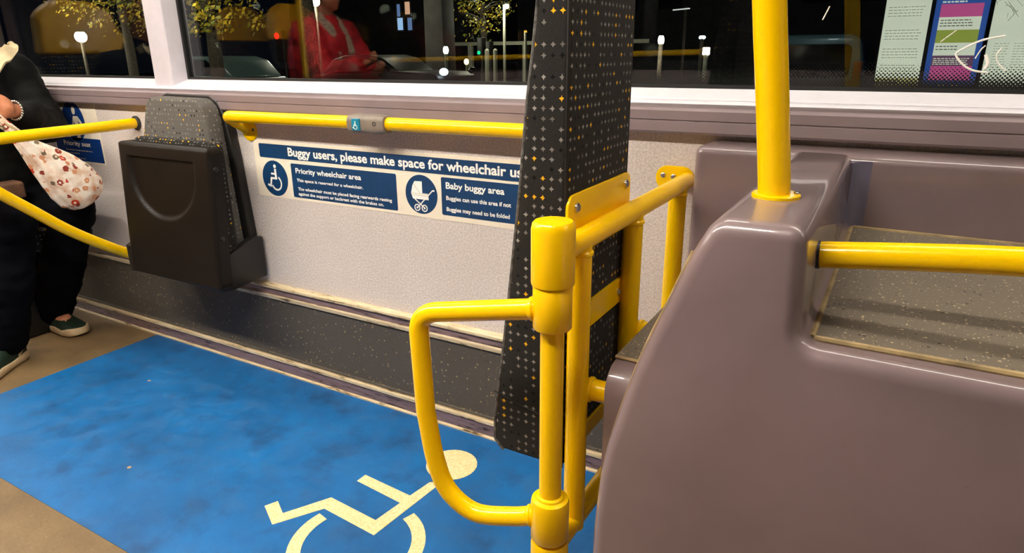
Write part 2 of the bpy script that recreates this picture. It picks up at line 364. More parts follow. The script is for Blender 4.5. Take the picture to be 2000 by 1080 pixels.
def screw(c, axis, r, parent, name='bolt'):
    return MB().lathe(c, axis, [(0, r), (r*0.35, r*0.95), (r*0.6, r*0.6), (r*0.6, r*0.42), (r*0.35, r*0.38)], 16).build(name, M['steel'], parent)
def weld(mb, c, axis, r):
    return mb.lathe(Vector(c)-Vector(axis).normalized()*0.004, axis, [(0, r*1.0), (0.002, r*1.13), (0.006, r*1.13), (0.009, r*1.0)], 20)

# ------------------------------------------------------------------ the bus shell
X0, X1, YF = -9.0, 2.6, -2.45
def struct(name, mb, mats, **kw):
    o = mb.build(name, mats, **kw); o['kind'] = 'structure'; return o
struct('floor', MB().box(X0, X1, YF, 0.05, -0.06, 0.0), M['floor'])
struct('ceiling', MB().box(X0, X1, YF, 0.12, 2.05, 2.10), M['ceiling'])
struct('wall_left', MB().box(X0-0.05, X0, YF, 0.12, -0.06, 2.1), M['wall'])
struct('wall_right', MB().box(X1, X1+0.05, YF, 0.12, -0.06, 2.1), M['wall'])
mb = MB(); mb.box(X0, X1, 0.0, 0.10, 0.0, 0.985); mb.box(X0, X1, 0.0, 0.10, 1.86, 2.05)
struct('wall_back', mb, M['wall'], smooth=False)
mb = MB(); mb.box(X0, X1, YF-0.08, YF, 0.0, 1.0); mb.box(X0, X1, YF-0.08, YF, 1.86, 2.05)
for xp in (-8.9, 2.4): mb.box(xp, xp+0.12, YF-0.08, YF, 1.0, 1.86)
struct('wall_front', mb, M['mauve_rail'], smooth=False)
mb = MB().box(X0, X1, YF-0.05, YF-0.045, 1.0, 1.86); struct('window_4', mb, M['glass'], smooth=False)
# skirting
struct('baseboard_back', MB().box(X0, X1, -0.008, 0, 0.05, 0.295), M['skirt'])
mb = MB(); prof = [(0.0, 0.0), (-0.028, 0.0), (-0.028, 0.006), (-0.020, 0.008), (-0.019, 0.044), (-0.024, 0.048), (-0.024, 0.057), (-0.012, 0.058), (-0.012, 0.063), (-0.016, 0.064), (-0.016, 0.068), (0, 0.070)]
def strip(mb, prof, x0, x1, mis):
    n = len(prof); vs = [(x0, y, z) for y, z in prof]+[(x1, y, z) for y, z in prof]
    for i in range(n-1): mb.add([vs[i], vs[i+1], vs[i+1+n], vs[i+n]], [(0, 3, 2, 1)], mis[i])
    return mb
strip(mb, prof, X0, X1, [1, 1, 1, 0, 0, 1, 1, 1, 2, 2, 2])
struct('trim_1', mb, [M['strip'], M['cream'], M['skirt']], ang=20)
mb = MB(); prof = [(0, 0.286), (-0.016, 0.288), (-0.018, 0.300), (-0.010, 0.302), (-0.009, 0.326), (-0.018, 0.328), (-0.018, 0.336), (-0.012, 0.341), (0, 0.343)]
strip(mb, prof, X0, X1, [1, 1, 1, 0, 1, 1, 1, 1])
struct('trim_2', mb, [M['strip'], M['cream']], ang=20)
# waist moulding under the windows
mb = MB(); prof = [(0.0, 0.930), (-0.030, 0.931), (-0.034, 0.936), (-0.034, 0.957), (-0.031, 0.959), (-0.034, 0.961), (-0.034, 0.980), (-0.028, 0.985), (-0.018, 0.9865), (-0.016, 0.990), (-0.020, 0.994), (-0.014, 0.998), (0.0, 0.9995), (0.004, 1.0)]
strip(mb, prof, X0, X1, [0]*7+[0, 0, 1, 1, 1, 1])
struct('trim_3', mb, [M['mauve_rail'], M['white']], ang=30)
# window sill (white), pillars
mb = MB(); prof = [(0.002, 0.99), (0.0, 1.002), (0.004, 1.005), (0.058, 1.024), (0.062, 1.024), (0.09, 1.024)]
strip(mb, prof, X0, X1, [0]*5); mb.box(X0, X1, 0.06, 0.09, 0.98, 1.024)
struct('trim_4', mb, M['white'], ang=50)
def pillar(n, xa, xb):
    pts = [(xa, 0.0), (xb, 0.0), (xb+0.004, 0.06), (xb+0.004, 0.09), (xa-0.004, 0.09), (xa-0.004, 0.06)]
    mb = MB().prism(pts, XY, 0.998, 1.88); struct('trim_%d' % n, mb, M['pillar'], bevel=0.004, bseg=3)
pillar(5, -2.317, -2.214); pillar(6, -4.95, -4.84)
def window(n, xa, xb, frit=False):
    r = empty('window_%d' % n, ((xa+xb)/2, 0.06, 1.024), kind='structure')
    MB().box(xa, xb, 0.062, 0.067, 1.02, 1.88).build('glass_pane', M['glass'], r, smooth=False)
    mb = MB(); g = 0.010
    mb.box(xa, xb, 0.055, 0.075, 1.02, 1.031); mb.box(xa, xb, 0.055, 0.075, 1.86, 1.88); mb.box(xa, xa+g, 0.055, 0.075, 1.031, 1.86); mb.box(xb-g, xb, 0.055, 0.075, 1.031, 1.86)
    mb.build('gasket', M['gasket'], r, smooth=False)
    if frit: MB().box(xa+g, xb-g, 0.0685, 0.0692, 1.031, 1.084).build('frit_band', M['frit'], r, smooth=False)
window(1, -4.84, -2.321); window(2, -2.210, -0.69); window(3, -0.69, X1, True); window(5, X0, -4.954)

sw = bpy.data.objects['window_3']
mb = MB(); yq = 0.0612
for pts, r in (([(0.139,1.124),(0.105,1.117),(0.075,1.100),(0.069,1.091),(0.083,1.074),(0.100,1.064),(0.124,1.060)], 0.0018), ([(0.100,1.085),(0.106,1.100),(0.112,1.108)], 0.0010), ([(0.139,1.105),(0.132,1.092),(0.136,1.078),(0.150,1.064)], 0.0012), ([(0.040,1.115),(0.062,1.135)], 0.0008), ([(-0.170,1.160),(-0.160,1.185)], 0.0012), ([(0.115,1.092),(0.121,1.076),(0.117,1.066)], 0.0028)):
    mb.tube(spline([(x, yq, z) for x, z in pts], 5), r, 6)
mb.build('scratch_mark', plain('white_scratch', srgb(250, 246, 236), 0.5, var=0.0), sw)
# ceiling lights: two rows of luminaires along the bus
def ceil_light(x, y, wall):
    wd = 0.045 if wall else 0.06; L = 0.52
    r = empty('ceiling_light', (x, y, 2.05), 'white strip light in the ceiling row %s' % ('over the windows' if wall else 'over the aisle'), 'ceiling light', 'strip lights in the ceiling row %s' % ('over the windows' if wall else 'over the aisle'))
    mb = MB(); mb.box(x-L, x+L, y-wd-0.02, y-wd, 2.015, 2.05); mb.box(x-L, x+L, y+wd, y+wd+0.02, 2.015, 2.05); mb.box(x-L-0.02, x-L, y-wd-0.02, y+wd+0.02, 2.015, 2.05); mb.box(x+L, x+L+0.02, y-wd-0.02, y+wd+0.02, 2.015, 2.05)
    mb.build('frame', M['white'], r, smooth=False)
    MB().box(x-L, x+L, y-wd, y+wd, 2.028, 2.04).build('diffuser', M['led2'] if wall else M['led'], r, smooth=False)
for x in (-0.72, -1.85, -2.98, -5.4, -6.7): ceil_light(x, -1.38, False)
for i in range(8): ceil_light(1.65-1.25*i, -0.27, True)

# ------------------------------------------------------------------ blue wheelchair bay
bay = tag(MB().prism([(-2.553, -0.848), (-0.30, -0.845), (-0.30, -0.026), (-2.557, -0.026)], XY, 0.0, 0.0016).build('bay_floor_panel', M['blue'], smooth=False), 'bright blue vinyl floor area of the wheelchair bay', 'floor marking')
sym = MB(); F0, F1 = 0.0016, 0.0024
# pictogram in a local frame (figure lies on the floor, head towards the wall)
leg = [(-1.271,-0.574),(-1.197,-0.614),(-1.129,-0.506),(-0.952,-0.520),(-0.931,-0.272),(-0.960,-0.285),(-0.9705,-0.357),(-1.135,-0.345),(-1.136,-0.377),(-0.9745,-0.393),(-0.985,-0.476),(-1.146,-0.464),(-1.208,-0.571),(-1.257,-0.543)]
sym.prism(leg, XY, F0, F1)
sym.prism([(-0.955+0.072*math.cos(2*math.pi*k/40), -0.188+0.072*math.sin(2*math.pi*k/40)) for k in range(40)], XY, F0, F1)
def arc(mb, cx, cy, r0, r1, a0, a1, d0, d1, fn=XY, n=40, mi=0):
    o = [(cx+r1*math.cos(R(a0+(a1-a0)*k/n)), cy+r1*math.sin(R(a0+(a1-a0)*k/n))) for k in range(n+1)]
    i = [(cx+r0*math.cos(R(a1+(a0-a1)*k/n)), cy+r0*math.sin(R(a1+(a0-a1)*k/n))) for k in range(n+1)]
    return mb.prism(o+i, fn, d0, d1, mi)
arc(sym, -0.968, -0.562, 0.129, 0.162, 167, 432, F0, F1)
sym.build('wheelchair_symbol', M['marking'], bay, smooth=False)

# ------------------------------------------------------------------ big wall notice
Y = -0.0015
sg = empty('wheelchair_notice', (-1.22, 0, 0.655), 'long white and navy notice about buggy and wheelchair space on the side wall', 'sign')
MB().prism(rrect(-1.843, -0.60, 0.655, 0.840, 0.012), XZ, -0.0015, 0.0).build('board', M['sign_white'], sg, smooth=False)
for x0, x1, z0, z1, nm in ((-1.816, -0.63, 0.7845, 0.8295, 'header_panel'), (-1.677, -1.247, 0.664, 0.773, 'text_panel'), (-1.087, -0.63, 0.670, 0.777, 'text_panel')):
    MB().prism(rrect(x0, x1, z0, z1, 0.005), XZ, -0.0021, -0.0015).build(nm, M['sign_navy'], sg, smooth=False)
INK = M['sign_ink']; yt = -0.0025
text('Buggy users, please make space for wheelchair users', -1.683, 0.7965, 0.0265, 0.909, yt, INK, sg, bold=0.028)
text('Priority wheelchair area', -1.657, 0.7435, 0.0165, 0.276, yt, INK, sg, bold=0.024)
text('This space is reserved for a wheelchair.', -1.655, 0.7165, 0.0095, 0.279, yt, INK, sg, bold=0.026)
text('The wheelchair must be placed facing rearwards resting', -1.654, 0.6882, 0.0098, 0.387, yt, INK, sg, bold=0.026)
text('against the support or backrest with the brakes on.', -1.654, 0.6722, 0.0098, 0.355, yt, INK, sg, bold=0.026)
text('Baby buggy area', -1.071, 0.7465, 0.0180, 0.189, yt, INK, sg, bold=0.024)
text('Buggies can use this area if not', -1.071, 0.7145, 0.0115, 0.209, yt, INK, sg, bold=0.026)
text('Buggies may need to be folded', -1.071, 0.6830, 0.0115, 0.205, yt, INK, sg, bold=0.026)
ic = MB(); disc(ic, -1.756, 0.718, 0.0585, -0.0021, -0.0015, 0)
def iso(mb, cx, cz, k, y0, y1, mi, flip=1):
    """seated figure on wheel, facing left"""
    T = lambda u, v: (cx+u*k, cz+v*k)
    disc(mb, *T(0.00, 0.78), 0.13*k, y0, y1, mi, 20)
    mb.prism([T(*q) for q in [(-0.08,0.60),(-0.08,-0.02),(-0.52,-0.02),(-0.64,-0.56),(-0.86,-0.50),(-0.90,-0.64),(-0.54,-0.74),(-0.40,-0.16),(0.12,-0.16),(0.10,0.60)][::-1]], XZ, y0, y1, mi)
    mb.prism([T(*q) for q in [(-0.10,0.30),(-0.44,0.30),(-0.44,0.17),(-0.10,0.17)][::-1]], XZ, y0, y1, mi)
    arc(mb, *T(0.02, -0.42), 0.42*k, 0.54*k, -158, 62, y0, y1, XZ, 30, mi)
iso(ic, -1.752, 0.722, 0.046, -0.0027, -0.0021, 1)
ic.build('wheelchair_roundel', [M['sign_navy'], INK], sg, smooth=False)
ic = MB(); disc(ic, -1.158, 0.721, 0.0565, -0.0021, -0.0015, 0)
T = lambda u, v: (-1.158+u*0.001, 0.721+v*0.001)
def poly(mb, pts, y0, y1, mi): mb.prism([T(*q) for q in pts], XZ, y0, y1, mi)
poly(ic, [(-36, 2), (-30, 24), (-22, 37), (4, 38), (4, 4), (24, 4), (26, -14), (-30, -14)][::-1], -0.0027, -0.0021, 1)
def bar(mb, a, b, wd, y0, y1, mi):
    dx, dz = b[0]-a[0], b[1]-a[1]; L = math.hypot(dx, dz); nx, nz = -dz/L*wd/2, dx/L*wd/2
    poly(mb, [(a[0]+nx, a[1]+nz), (a[0]-nx, a[1]-nz), (b[0]-nx, b[1]-nz), (b[0]+nx, b[1]+nz)], y0, y1, mi)
bar(ic, (-24, -14), (10, -38), 3.2, -0.0027, -0.0021, 1); bar(ic, (-14, -38), (40, 14), 3.2, -0.0028, -0.0021, 1)
bar(ic, (40, 14), (47, 14.5), 4.5, -0.0028, -0.0021, 1)
for cx in (-16, 10):
    arc(ic, T(cx, -39)[0], T(cx, -39)[1], 0.0075, 0.0105, 0, 359.9, -0.0029, -0.0021, XZ, 28, 1); disc(ic, *T(cx, -39), 0.003, -0.0029, -0.0021, 1, 12)
bar(ic, (-35, 2), (26, 2), 0.9, -0.0030, -0.0027, 2); bar(ic, (-35, -3), (26, -3), 0.9, -0.0030, -0.0027, 2); bar(ic, (-26, 28), (-2, 3), 0.9, -0.0030, -0.0027, 2)
ic.build('buggy_roundel', [M['sign_navy'], INK, M['sign_line']], sg, smooth=False)

# priority seat sticker
ps = empty('priority_seat_sticker', (-2.9, 0, 0.69), 'white and blue priority seat sticker on the wall behind the seated person', 'sign')
MB().prism(rrect(-3.072, -2.729, 0.688, 0.9295, 0.004), XZ, -0.0012, 0.0).build('backing', M['sign_white'], ps, smooth=False)
MB().box(-3.064, -2.735, -0.0018, -0.0012, 0.696, 0.790).build('blue_panel', M['sticker_blue'], ps, smooth=False)
ic = MB(); disc(ic, -2.898, 0.855, 0.078, -0.0018, -0.0012, 0)
disc(ic, -2.886, 0.898, 0.0125, -0.0024, -0.0018, 1, 20, 0.016)
TT = lambda u, v: (-2.872+u*0.001, 0.85+v*0.001)
ic.prism([TT(*q) for q in [(-22, 26), (8, 26), (32, 2), (28, -10), (6, 8), (2, -60), (-20, -60), (-22, 6), (-34, -10), (-40, -6)][::-1]], XZ, -0.0024, -0.0018, 1)
ic.build('standing_figure', [M['sticker_blue'], M['sign_white']], ps, smooth=False)
text('Priority seat', -3.005, 0.757, 0.019, 0.196, -0.0022, M['sign_white'], ps, bold=0.012)
mb = MB()
for zz, xa, xb in ((0.738, -3.0, -2.805), (0.725, -3.0, -2.905), (0.706, -3.0, -2.868)):
    x = xa; rnd = random.Random(int(zz*1000))
    while x < xb:
        L = rnd.uniform(0.010, 0.026); mb.box(x, min(x+L, xb), -0.0021, -0.0018, zz-0.0018, zz+0.0018); x += L+0.005
mb.build('small_print_line', M['sign_line'], ps, smooth=False)

# ------------------------------------------------------------------ yellow wall handrail with bell push
hr = empty('wall_handrail', (-1.2, -0.05, 0.9), 'long yellow handrail fixed along the wall above the notice', 'handrail')
path = fillet([(-1.856, 0.0, 0.872), (-1.892, -0.058, 0.917), (-1.20, -0.060, 0.921), (-0.745, -0.060, 0.922), (-0.715, -0.002, 0.880)], [0.035, 0.05, 0.035], 8)
MB().tube(path, 0.0182).build('tube', M['yellow'], hr)
for x, z in ((-1.850, 0.868), (-0.713, 0.878)):
    fl = MB().lathe((x, 0, z), (0, -1, 0), [(0, 0.034), (0.004, 0.034), (0.007, 0.030), (0.007, 0.019)], 28).build('wall_flange', M['yellow'], hr)
    screw((x+0.024, -0.007, z+0.004), (0, -1, 0), 0.0055, fl, 'screw')
bp = empty('bell_push', (-1.276, -0.062, 0.92), 'grey bell push unit clamped around the yellow wall handrail', 'bell push')
mb = MB(); n = 12; ring = []
for i in range(n+1):
    t = i/n; x = -1.342+0.13*t; k = min(t, 1-t)/0.16; rr = 0.0208+0.0045*math.sin(min(k, 1)*math.pi/2)
    ring.append((x, rr))
vs = []; S = 32
for x, rr in ring:
    for k in range(S):
        a = 2*math.pi*k/S; cy, cz = math.cos(a), math.sin(a); e = 0.62
        vs.append((x, -0.060+rr*math.copysign(abs(cy)**e, cy)*1.05-0.003, 0.920+rr*math.copysign(abs(cz)**e, cz)*1.06-0.001))
fs = [(i*S+k, i*S+(k+1) % S, (i+1)*S+(k+1) % S, (i+1)*S+k) for i in range(n) for k in range(S)]+[tuple(range(S)), tuple(range(n*S, n*S+S))]
mb.add(vs, fs).build('housing', M['grey'], bp, ang=50)
bt = MB().prism(rrect(-1.316, -1.288, 0.902, 0.935, 0.004), XZ, -0.095, -0.080).build('button', M['teal'], bp, bevel=0.002, bseg=3)
mb = MB(); iso(mb, -1.301, 0.917, 0.012, -0.0957, -0.0948, 0); mb.build('wheelchair_icon', M['sign_ink'], bt, smooth=False)
MB().lathe((-1.2385, -0.0885, 0.922), (0, -1, 0), [(0, 0.006), (0.0015, 0.006), (0.0015, 0.0038), (-0.004, 0.0036)], 18).build('screw_hole', M['black'], bp)

# ------------------------------------------------------------------ wheelchair backrest on its yellow frame
fr = empty('wheelchair_support', (-0.40, -0.45, 0.0), 'tall padded wheelchair backrest in dark dotted fabric on a yellow tube frame', 'backrest')
def front_x(z): return -0.4725 - (1.17-z)*0.118 if z > 0.55 else -0.5457-(0.55-z)*0.10
pad_pts = [(-0.420, 0.418), (-0.540, 0.418), (-0.556, 0.436), (-0.556, 0.47), (-0.546, 0.55), (-0.533, 0.65), (-0.516, 0.79), (-0.503, 0.90), (-0.4905, 1.031), (-0.481, 1.10), (-0.470, 1.20), (-0.462, 1.27), (-0.448, 1.33), (-0.42, 1.335)]
mb = MB().prism(pad_pts, XZ, -0.600, -0.335)
pad = mb.build('pad', M['fabric'], fr, bevel=0.009, bseg=3, bang=30); box_uv(pad)
# piping seams
seamp = [(x, -0.6005, z) for x, z in pad_pts[1:]]
MB().tube([(x+0.002, y+0.003, z) for x, y, z in seamp], 0.0032, 8).build('piping', M['worn'], pad)
MB().tube([(-0.421, -0.5995, 0.42), (-0.421, -0.5995, 1.33)], 0.003, 8).build('piping', M['black'], pad)
MB().tube([(-0.5535, -0.6003, 0.535), (-0.50, -0.6006, 0.520), (-0.424, -0.6003, 0.505)], 0.0014, 6).build('seam', M['black'], pad)
YL = M['yellow']; XF = -0.400
MB().tube([(XF, -0.655, 0.828), (XF, -0.01, 0.826)], 0.0185).build('top_rail', YL, fr)
for y, z0, z1 in ((-0.588, 0.30, 0.828), (-0.353, 0.005, 0.826), (-0.074, 0.005, 0.826)):
    mb = MB().tube([(XF, y, z0), (XF, y, z1)], 0.0185 if y < -0.1 else 0.0195); weld(mb, (XF, y, z1-0.020), (0, 0, 1), 0.0185); mb.build('upright', YL, fr)
MB().tube([(XF, -0.66, 0.312), (XF, -0.02, 0.312)], 0.0175).build('bottom_rail', YL, fr)
mb = MB().tube([(XF-0.005, -0.566, 0.566), (-0.349, -0.566, 0.566)], 0.0185); weld(mb, (XF+0.016, -0.567, 0.566), (1, 0, 0), 0.0195); mb.build('stub', YL, fr)
mb = MB().tube([(XF+0.01, -0.340, 0.590), (-0.352, -0.340, 0.590)], 0.0180); weld(mb, (XF+0.022, -0.340, 0.590), (1, 0, 0), 0.0185); mb.build('stub', YL, fr)
# bolted plates on the back of the pad
pl = MB().prism([(u, v) for u, v in rrect(-0.604, -0.338, 0.822, 0.896, 0.020)], YZ, -0.4195, -0.4145).build('mounting_plate', YL, fr, bevel=0.001, bseg=2)
for y, z in ((-0.574, 0.874), (-0.362, 0.876)): screw((-0.4145, y, z), (1, 0, 0), 0.0085, pl)
pl = MB().box(-0.4195, -0.4145, -0.590, -0.352, 0.651, 0.699).build('mounting_strap', YL, fr, smooth=False)
for y, z in ((-0.375, 0.674),): screw((-0.4145, y, z), (1, 0, 0), 0.007, pl)
MB().box(-0.4195, -0.4145, -0.590, -0.352, 0.432, 0.462).build('mounting_strap', YL, fr, smooth=False)
# wall flange at the end of the top rail
wf = MB().prism(rrect(-0.474, -0.386, 0.800, 0.856, 0.027, 8), XZ, -0.006, 0.0).build('wall_flange', YL, fr, bevel=0.0015, bseg=2)
for x, z in ((-0.456, 0.834), (-0.432, 0.832)): screw((x, -0.006, z), (0, -1, 0), 0.0062, wf, 'screw')
# hinge post
HX, HY = -0.400, -0.683
MB().tube([(HX, HY, 0.0), (HX, HY, 0.79)], 0.0178, 28).build('hinge_post', YL, fr)
MB().lathe((HX, HY, 0.786), (0, 0, 1), [(0, 0.0310), (0.003, 0.0318), (0.082, 0.0318), (0.090, 0.0300), (0.093, 0.027), (0.0945, 0.0)], 40).build('post_cap', YL, fr)
MB().lathe((HX, HY, 0.0), (0, 0, 1), [(0, 0.05), (0.006, 0.05), (0.010, 0.032), (0.335, 0.0312), (0.341, 0.0300)], 36).build('lower_barrel', YL, fr)
screw((HX+0.028, HY-0.02, 0.318), (0.7, -0.7, 0), 0.007, fr)
# swinging gate loop
gt = empty('swing_gate', (HX, HY, 0.34), 'yellow D shaped tube gate hinged on the front post of the backrest', 'gate')
MB().lathe((HX, HY, 0.718), (0, 0, 1), [(0, 0.0275), (0.002, 0.0290), (0.066, 0.0290), (0.0675, 0.0280)], 36).build('top_sleeve', YL, gt)
mb = MB().lathe((HX, HY, 0.346), (0, 0, 1), [(0, 0.0300), (0.002, 0.0312), (0.068, 0.0312), (0.074, 0.0295), (0.0765, 0.024), (0.078, 0.0185)], 36)
mb.lathe((HX, HY, 0.422), (0, 0, 1), [(0, 0.0235), (0.004, 0.022), (0.006, 0.0178)], 28); mb.build('bottom_sleeve', YL, gt)
ca, sa = math.cos(R(190)), math.sin(R(190))
lp = [(0.020, 0.745), (0.120, 0.728), (0.222, 0.713), (0.2275, 0.640), (0.217, 0.540), (0.203, 0.446), (0.181, 0.390), (0.133, 0.358), (0.066, 0.367), (0.02, 0.382)]
P3 = [(HX+ca*s, HY+sa*s, z) for s, z in lp]
path = spline(P3[:2]+[P3[1]], 3)[:4]
corner = fillet([P3[0], P3[2], P3[4]], [0.036], 10)
path = corner[:-1] + spline(P3[4:], 8)
mb = MB().tube(path, 0.0160, 24)
d0 = Vector((ca, sa, -0.17)).normalized(); weld(mb, (HX+ca*0.030, HY+sa*0.030, 0.7435), d0, 0.0165); weld(mb, (HX+ca*0.032, HY+sa*0.032, 0.378), Vector((ca, sa, -0.3)).normalized(), 0.0165)
mb.build('loop_tube', YL, gt)

# ------------------------------------------------------------------ wheel-arch housing with luggage shelf
hs = empty('wheel_arch_housing', (0.2, -0.4, 0), 'glossy mauve moulded wheel arch housing with speckled luggage shelf', 'luggage shelf')
ZT, ZL = 0.922, 0.785
left = spline([(-0.305, 0.0), (-0.304, 0.20), (-0.303, 0.38), (-0.300, 0.475), (-0.291, 0.565), (-0.274, 0.637), (-0.248, 0.727), (-0.219, 0.803), (-0.194, 0.870), (-0.168, ZT)], 3)
left = [(p.x, p.y) for p in [Vector((a[0], a[1], 0)) for a in left]]
fil = [(-0.064, ZL+0.05)]+[(-0.064+0.022*(1-math.cos(R(a))), ZL+0.022*(1-math.sin(R(a)))) for a in (0, 22, 45, 68, 90)]
poly2 = [(1.0, 0.0), (1.0, ZL)] + fil[::-1] + [(-0.068, ZT)] + left[::-1]
MB().prism(poly2, XZ, -0.748, -0.118).build('moulded_body', M['mauve'], hs, bevel=0.032, bseg=7, bang=36, ang=60)
edge = [(x-0.0035, -0.706, z-0.001) for x, z in left[1:-3]]
MB().tube(edge, 0.0022, 8).build('edge_trim', M['sealant'], hs)
MB().box(-0.357, 1.0, -0.128, -0.004, 0.0, 0.920).build('back_ledge', M['mauve'], hs, bevel=0.016, bseg=5)
pr = [(-0.590, 0.0), (-0.590, 0.575)] + [(-0.545-0.045*math.cos(R(a)), 0.575+0.045*math.sin(R(a))) for a in range(15, 91, 15)] + [(-0.12, 0.622), (-0.12, 0.0)]
MB().prism(pr, YZ, -0.352, -0.20).build('step_box', M['mauve'], hs, bevel=0.003, bseg=2, ang=50)
MB().box(-0.3525, -0.20, -0.540, -0.128, 0.6215, 0.6245).build('step_mat', M['vinyl'], hs, smooth=False)
mb = MB().tube([(-0.352, -0.542, 0.6235), (-0.20, -0.542, 0.6235)], 0.003, 8); mb.build('sealant_bead', M['sealant'], hs)
MB().box(-0.052, 0.99, -0.712, -0.132, ZL-0.004, ZL+0.0035).build('shelf_mat', M['vinyl'], hs, smooth=False)
for a, b in (((-0.050, -0.712, ZL+0.002), (0.99, -0.712, ZL+0.002)), ((-0.052, -0.712, ZL+0.002), (-0.052, -0.134, ZL+0.002)), ((-0.05, -0.134, ZL+0.003), (0.99, -0.134, ZL+0.003))):
    MB().tube([a, b], 0.0042, 8).build('sealant_bead', M['sealant'], hs)
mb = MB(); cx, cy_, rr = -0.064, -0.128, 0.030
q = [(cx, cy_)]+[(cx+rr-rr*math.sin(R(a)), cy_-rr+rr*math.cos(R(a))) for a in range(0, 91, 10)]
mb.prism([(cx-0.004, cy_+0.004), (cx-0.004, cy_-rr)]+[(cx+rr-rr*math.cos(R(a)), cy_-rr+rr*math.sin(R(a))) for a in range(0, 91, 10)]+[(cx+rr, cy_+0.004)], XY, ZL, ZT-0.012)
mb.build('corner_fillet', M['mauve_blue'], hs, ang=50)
# pole standing on the partition
po = empty('grab_pole', (-0.128, -0.585, ZT), 'tall yellow grab pole standing on the mauve housing beside the luggage shelf', 'pole')
MB().tube(spline([(-0.129, -0.588, ZT-0.002), (-0.1335, -0.588, 0.96), (-0.147, -0.588, 1.06), (-0.161, -0.588, 1.16), (-0.186, -0.588, 1.35), (-0.20, -0.588, 1.6), (-0.20, -0.588, 2.05)], 4), 0.0200, 28).build('tube', YL, po)
fl = MB().lathe((-0.127, -0.588, ZT-0.001), (0, 0, 1), [(0, 0.030), (0.0045, 0.030), (0.006, 0.0285), (0.006, 0.02)], 36).build('base_flange', YL, po)
screw((-0.103, -0.580, ZT+0.005), (0, 0, 1), 0.004, fl, 'screw')
# luggage rail
lr = empty('luggage_rail', (0.3, -0.625, 0.87), 'yellow horizontal rail in front of the speckled luggage shelf', 'handrail')
MB().tube(spline([(-0.068, -0.625, 0.862), (0.045, -0.625, 0.8745), (0.14, -0.625, 0.883), (0.40, -0.625, 0.900), (1.0, -0.625, 0.93)], 6), 0.0163, 28).build('tube', YL, lr)
MB().lathe((-0.069, -0.625, 0.8619), (1, 0, 0.1), [(0, 0.0175), (0.006, 0.0175), (0.007, 0.0168)], 28).build('end_collar', M['cap_dark'], lr)

# ------------------------------------------------------------------ tip-up seat on the wall
ts = empty('tip_up_seat', (-2.07, 0, 0.36), 'folded tip up seat with dotted backrest and dark plastic underside on the wall', 'seat')
bk = [(-2.335, 0.40), (-1.900, 0.40), (-1.912, 0.60), (-1.925, 0.80), (-1.932, 0.90), (-1.946, 0.946), (-1.976, 0.969), (-2.20, 0.972), (-2.232, 0.962), (-2.252, 0.935), (-2.305, 0.80), (-2.332, 0.66)]
o = MB().prism(bk, XZ, -0.098, -0.034).build('backrest', M['fabric_lit'], ts, bevel=0.012, bseg=4, bang=30); box_uv(o)
shell = [(-2.352, 0.36), (-1.872, 0.36), (-1.880, 0.52), (-1.902, 0.78), (-1.924, 0.915), (-1.948, 0.960), (-1.985, 0.981), (-2.215, 0.983), (-2.25, 0.97), (-2.272, 0.93), (-2.325, 0.80), (-2.35, 0.66)]
MB().prism(shell, XZ, -0.036, 0.0).build('backrest_shell', M['black'], ts, bevel=0.008, bseg=3, bang=30)
# folded cushion between backrest and pan
def pany(z): return -0.181-(0.83-z)*0.075
mb = MB(); pts = rrect(-2.285, -1.858, 0.44, 0.842, 0.03)
n = len(pts); vs = [(x, pany(z)+0.040, z) for x, z in pts]+[(x, -0.100, z) for x, z in pts]
mb.add(vs, [tuple(range(n)), tuple(range(2*n-1, n-1, -1))]+[(i, i+n, (i+1) % n+n, (i+1) % n) for i in range(n)])
o = mb.build('seat_cushion', M['fabric'], ts, bevel=0.008, bseg=3); box_uv(o)
# pan: tilted tray with a D-shaped recess
mb = MB(); NX, NZ = 72, 72; xa, xb, za, zb = -2.308, -1.828, 0.372, 0.830
def dep(x, z):
    # recess depth
    ex = min(x-(-2.262), -1.905-x); ez = 0.786-z
    cx, cz, rr = -2.083, 0.742, 0.178
    if z < cz: d = rr-math.hypot((x-cx), (z-cz)*1.10)
    else: d = ex
    k1 = max(0, min(1, d/0.014)); k2 = max(0, min(1, ez/0.004))
    s = lambda t: t*t*(3-2*t)
    return 0.012*s(k1)*s(k2)
def rnd_edge(x, z):
    e = min(x-xa, xb-x, z-za, zb-z); r = 0.012
    return 0 if e >= r else r-math.sqrt(max(0, r*r-(r-e)**2))
vs = []
for j in range(NZ+1):
    for i in range(NX+1):
        x = xa+(xb-xa)*i/NX; z = za+(zb-za)*j/NZ
        # rounded corners
        rc = 0.022
        cx = min(max(x, xa+rc), xb-rc); cz = min(max(z, za+rc), zb-rc)
        dd = math.hypot(x-cx, z-cz)
        if dd > rc: x, z = cx+(x-cx)*rc/dd, cz+(z-cz)*rc/dd
        vs.append((x, pany(z)+dep(x, z)+rnd_edge(x, z), z))
fs = [(j*(NX+1)+i, j*(NX+1)+i+1, (j+1)*(NX+1)+i+1, (j+1)*(NX+1)+i) for j in range(NZ) for i in range(NX)]
mb.add(vs, fs)
border = [i for i in range(NX+1)]+[j*(NX+1)+NX for j in range(1, NZ+1)]+[NZ*(NX+1)+i for i in range(NX-1, -1, -1)]+[j*(NX+1) for j in range(NZ-1, 0, -1)]
bv = [vs[i] for i in border]; nb = len(bv)
mb.add(bv+[(x, pany(z)+0.048, z) for x, y, z in bv], [(i, (i+1) % nb, (i+1) % nb+nb, i+nb) for i in range(nb)]+[tuple(range(nb, 2*nb))])
pan = mb.build('seat_pan', M['pan'], ts, ang=50)
mb = MB()
arcp = []
for k in range(33):
    a = R(182+176*k/32); x = -2.083+0.171*math.cos(a); z = 0.742+0.171*math.sin(a)/1.10
    arcp.append((x, pany(z)+0.0045, z))
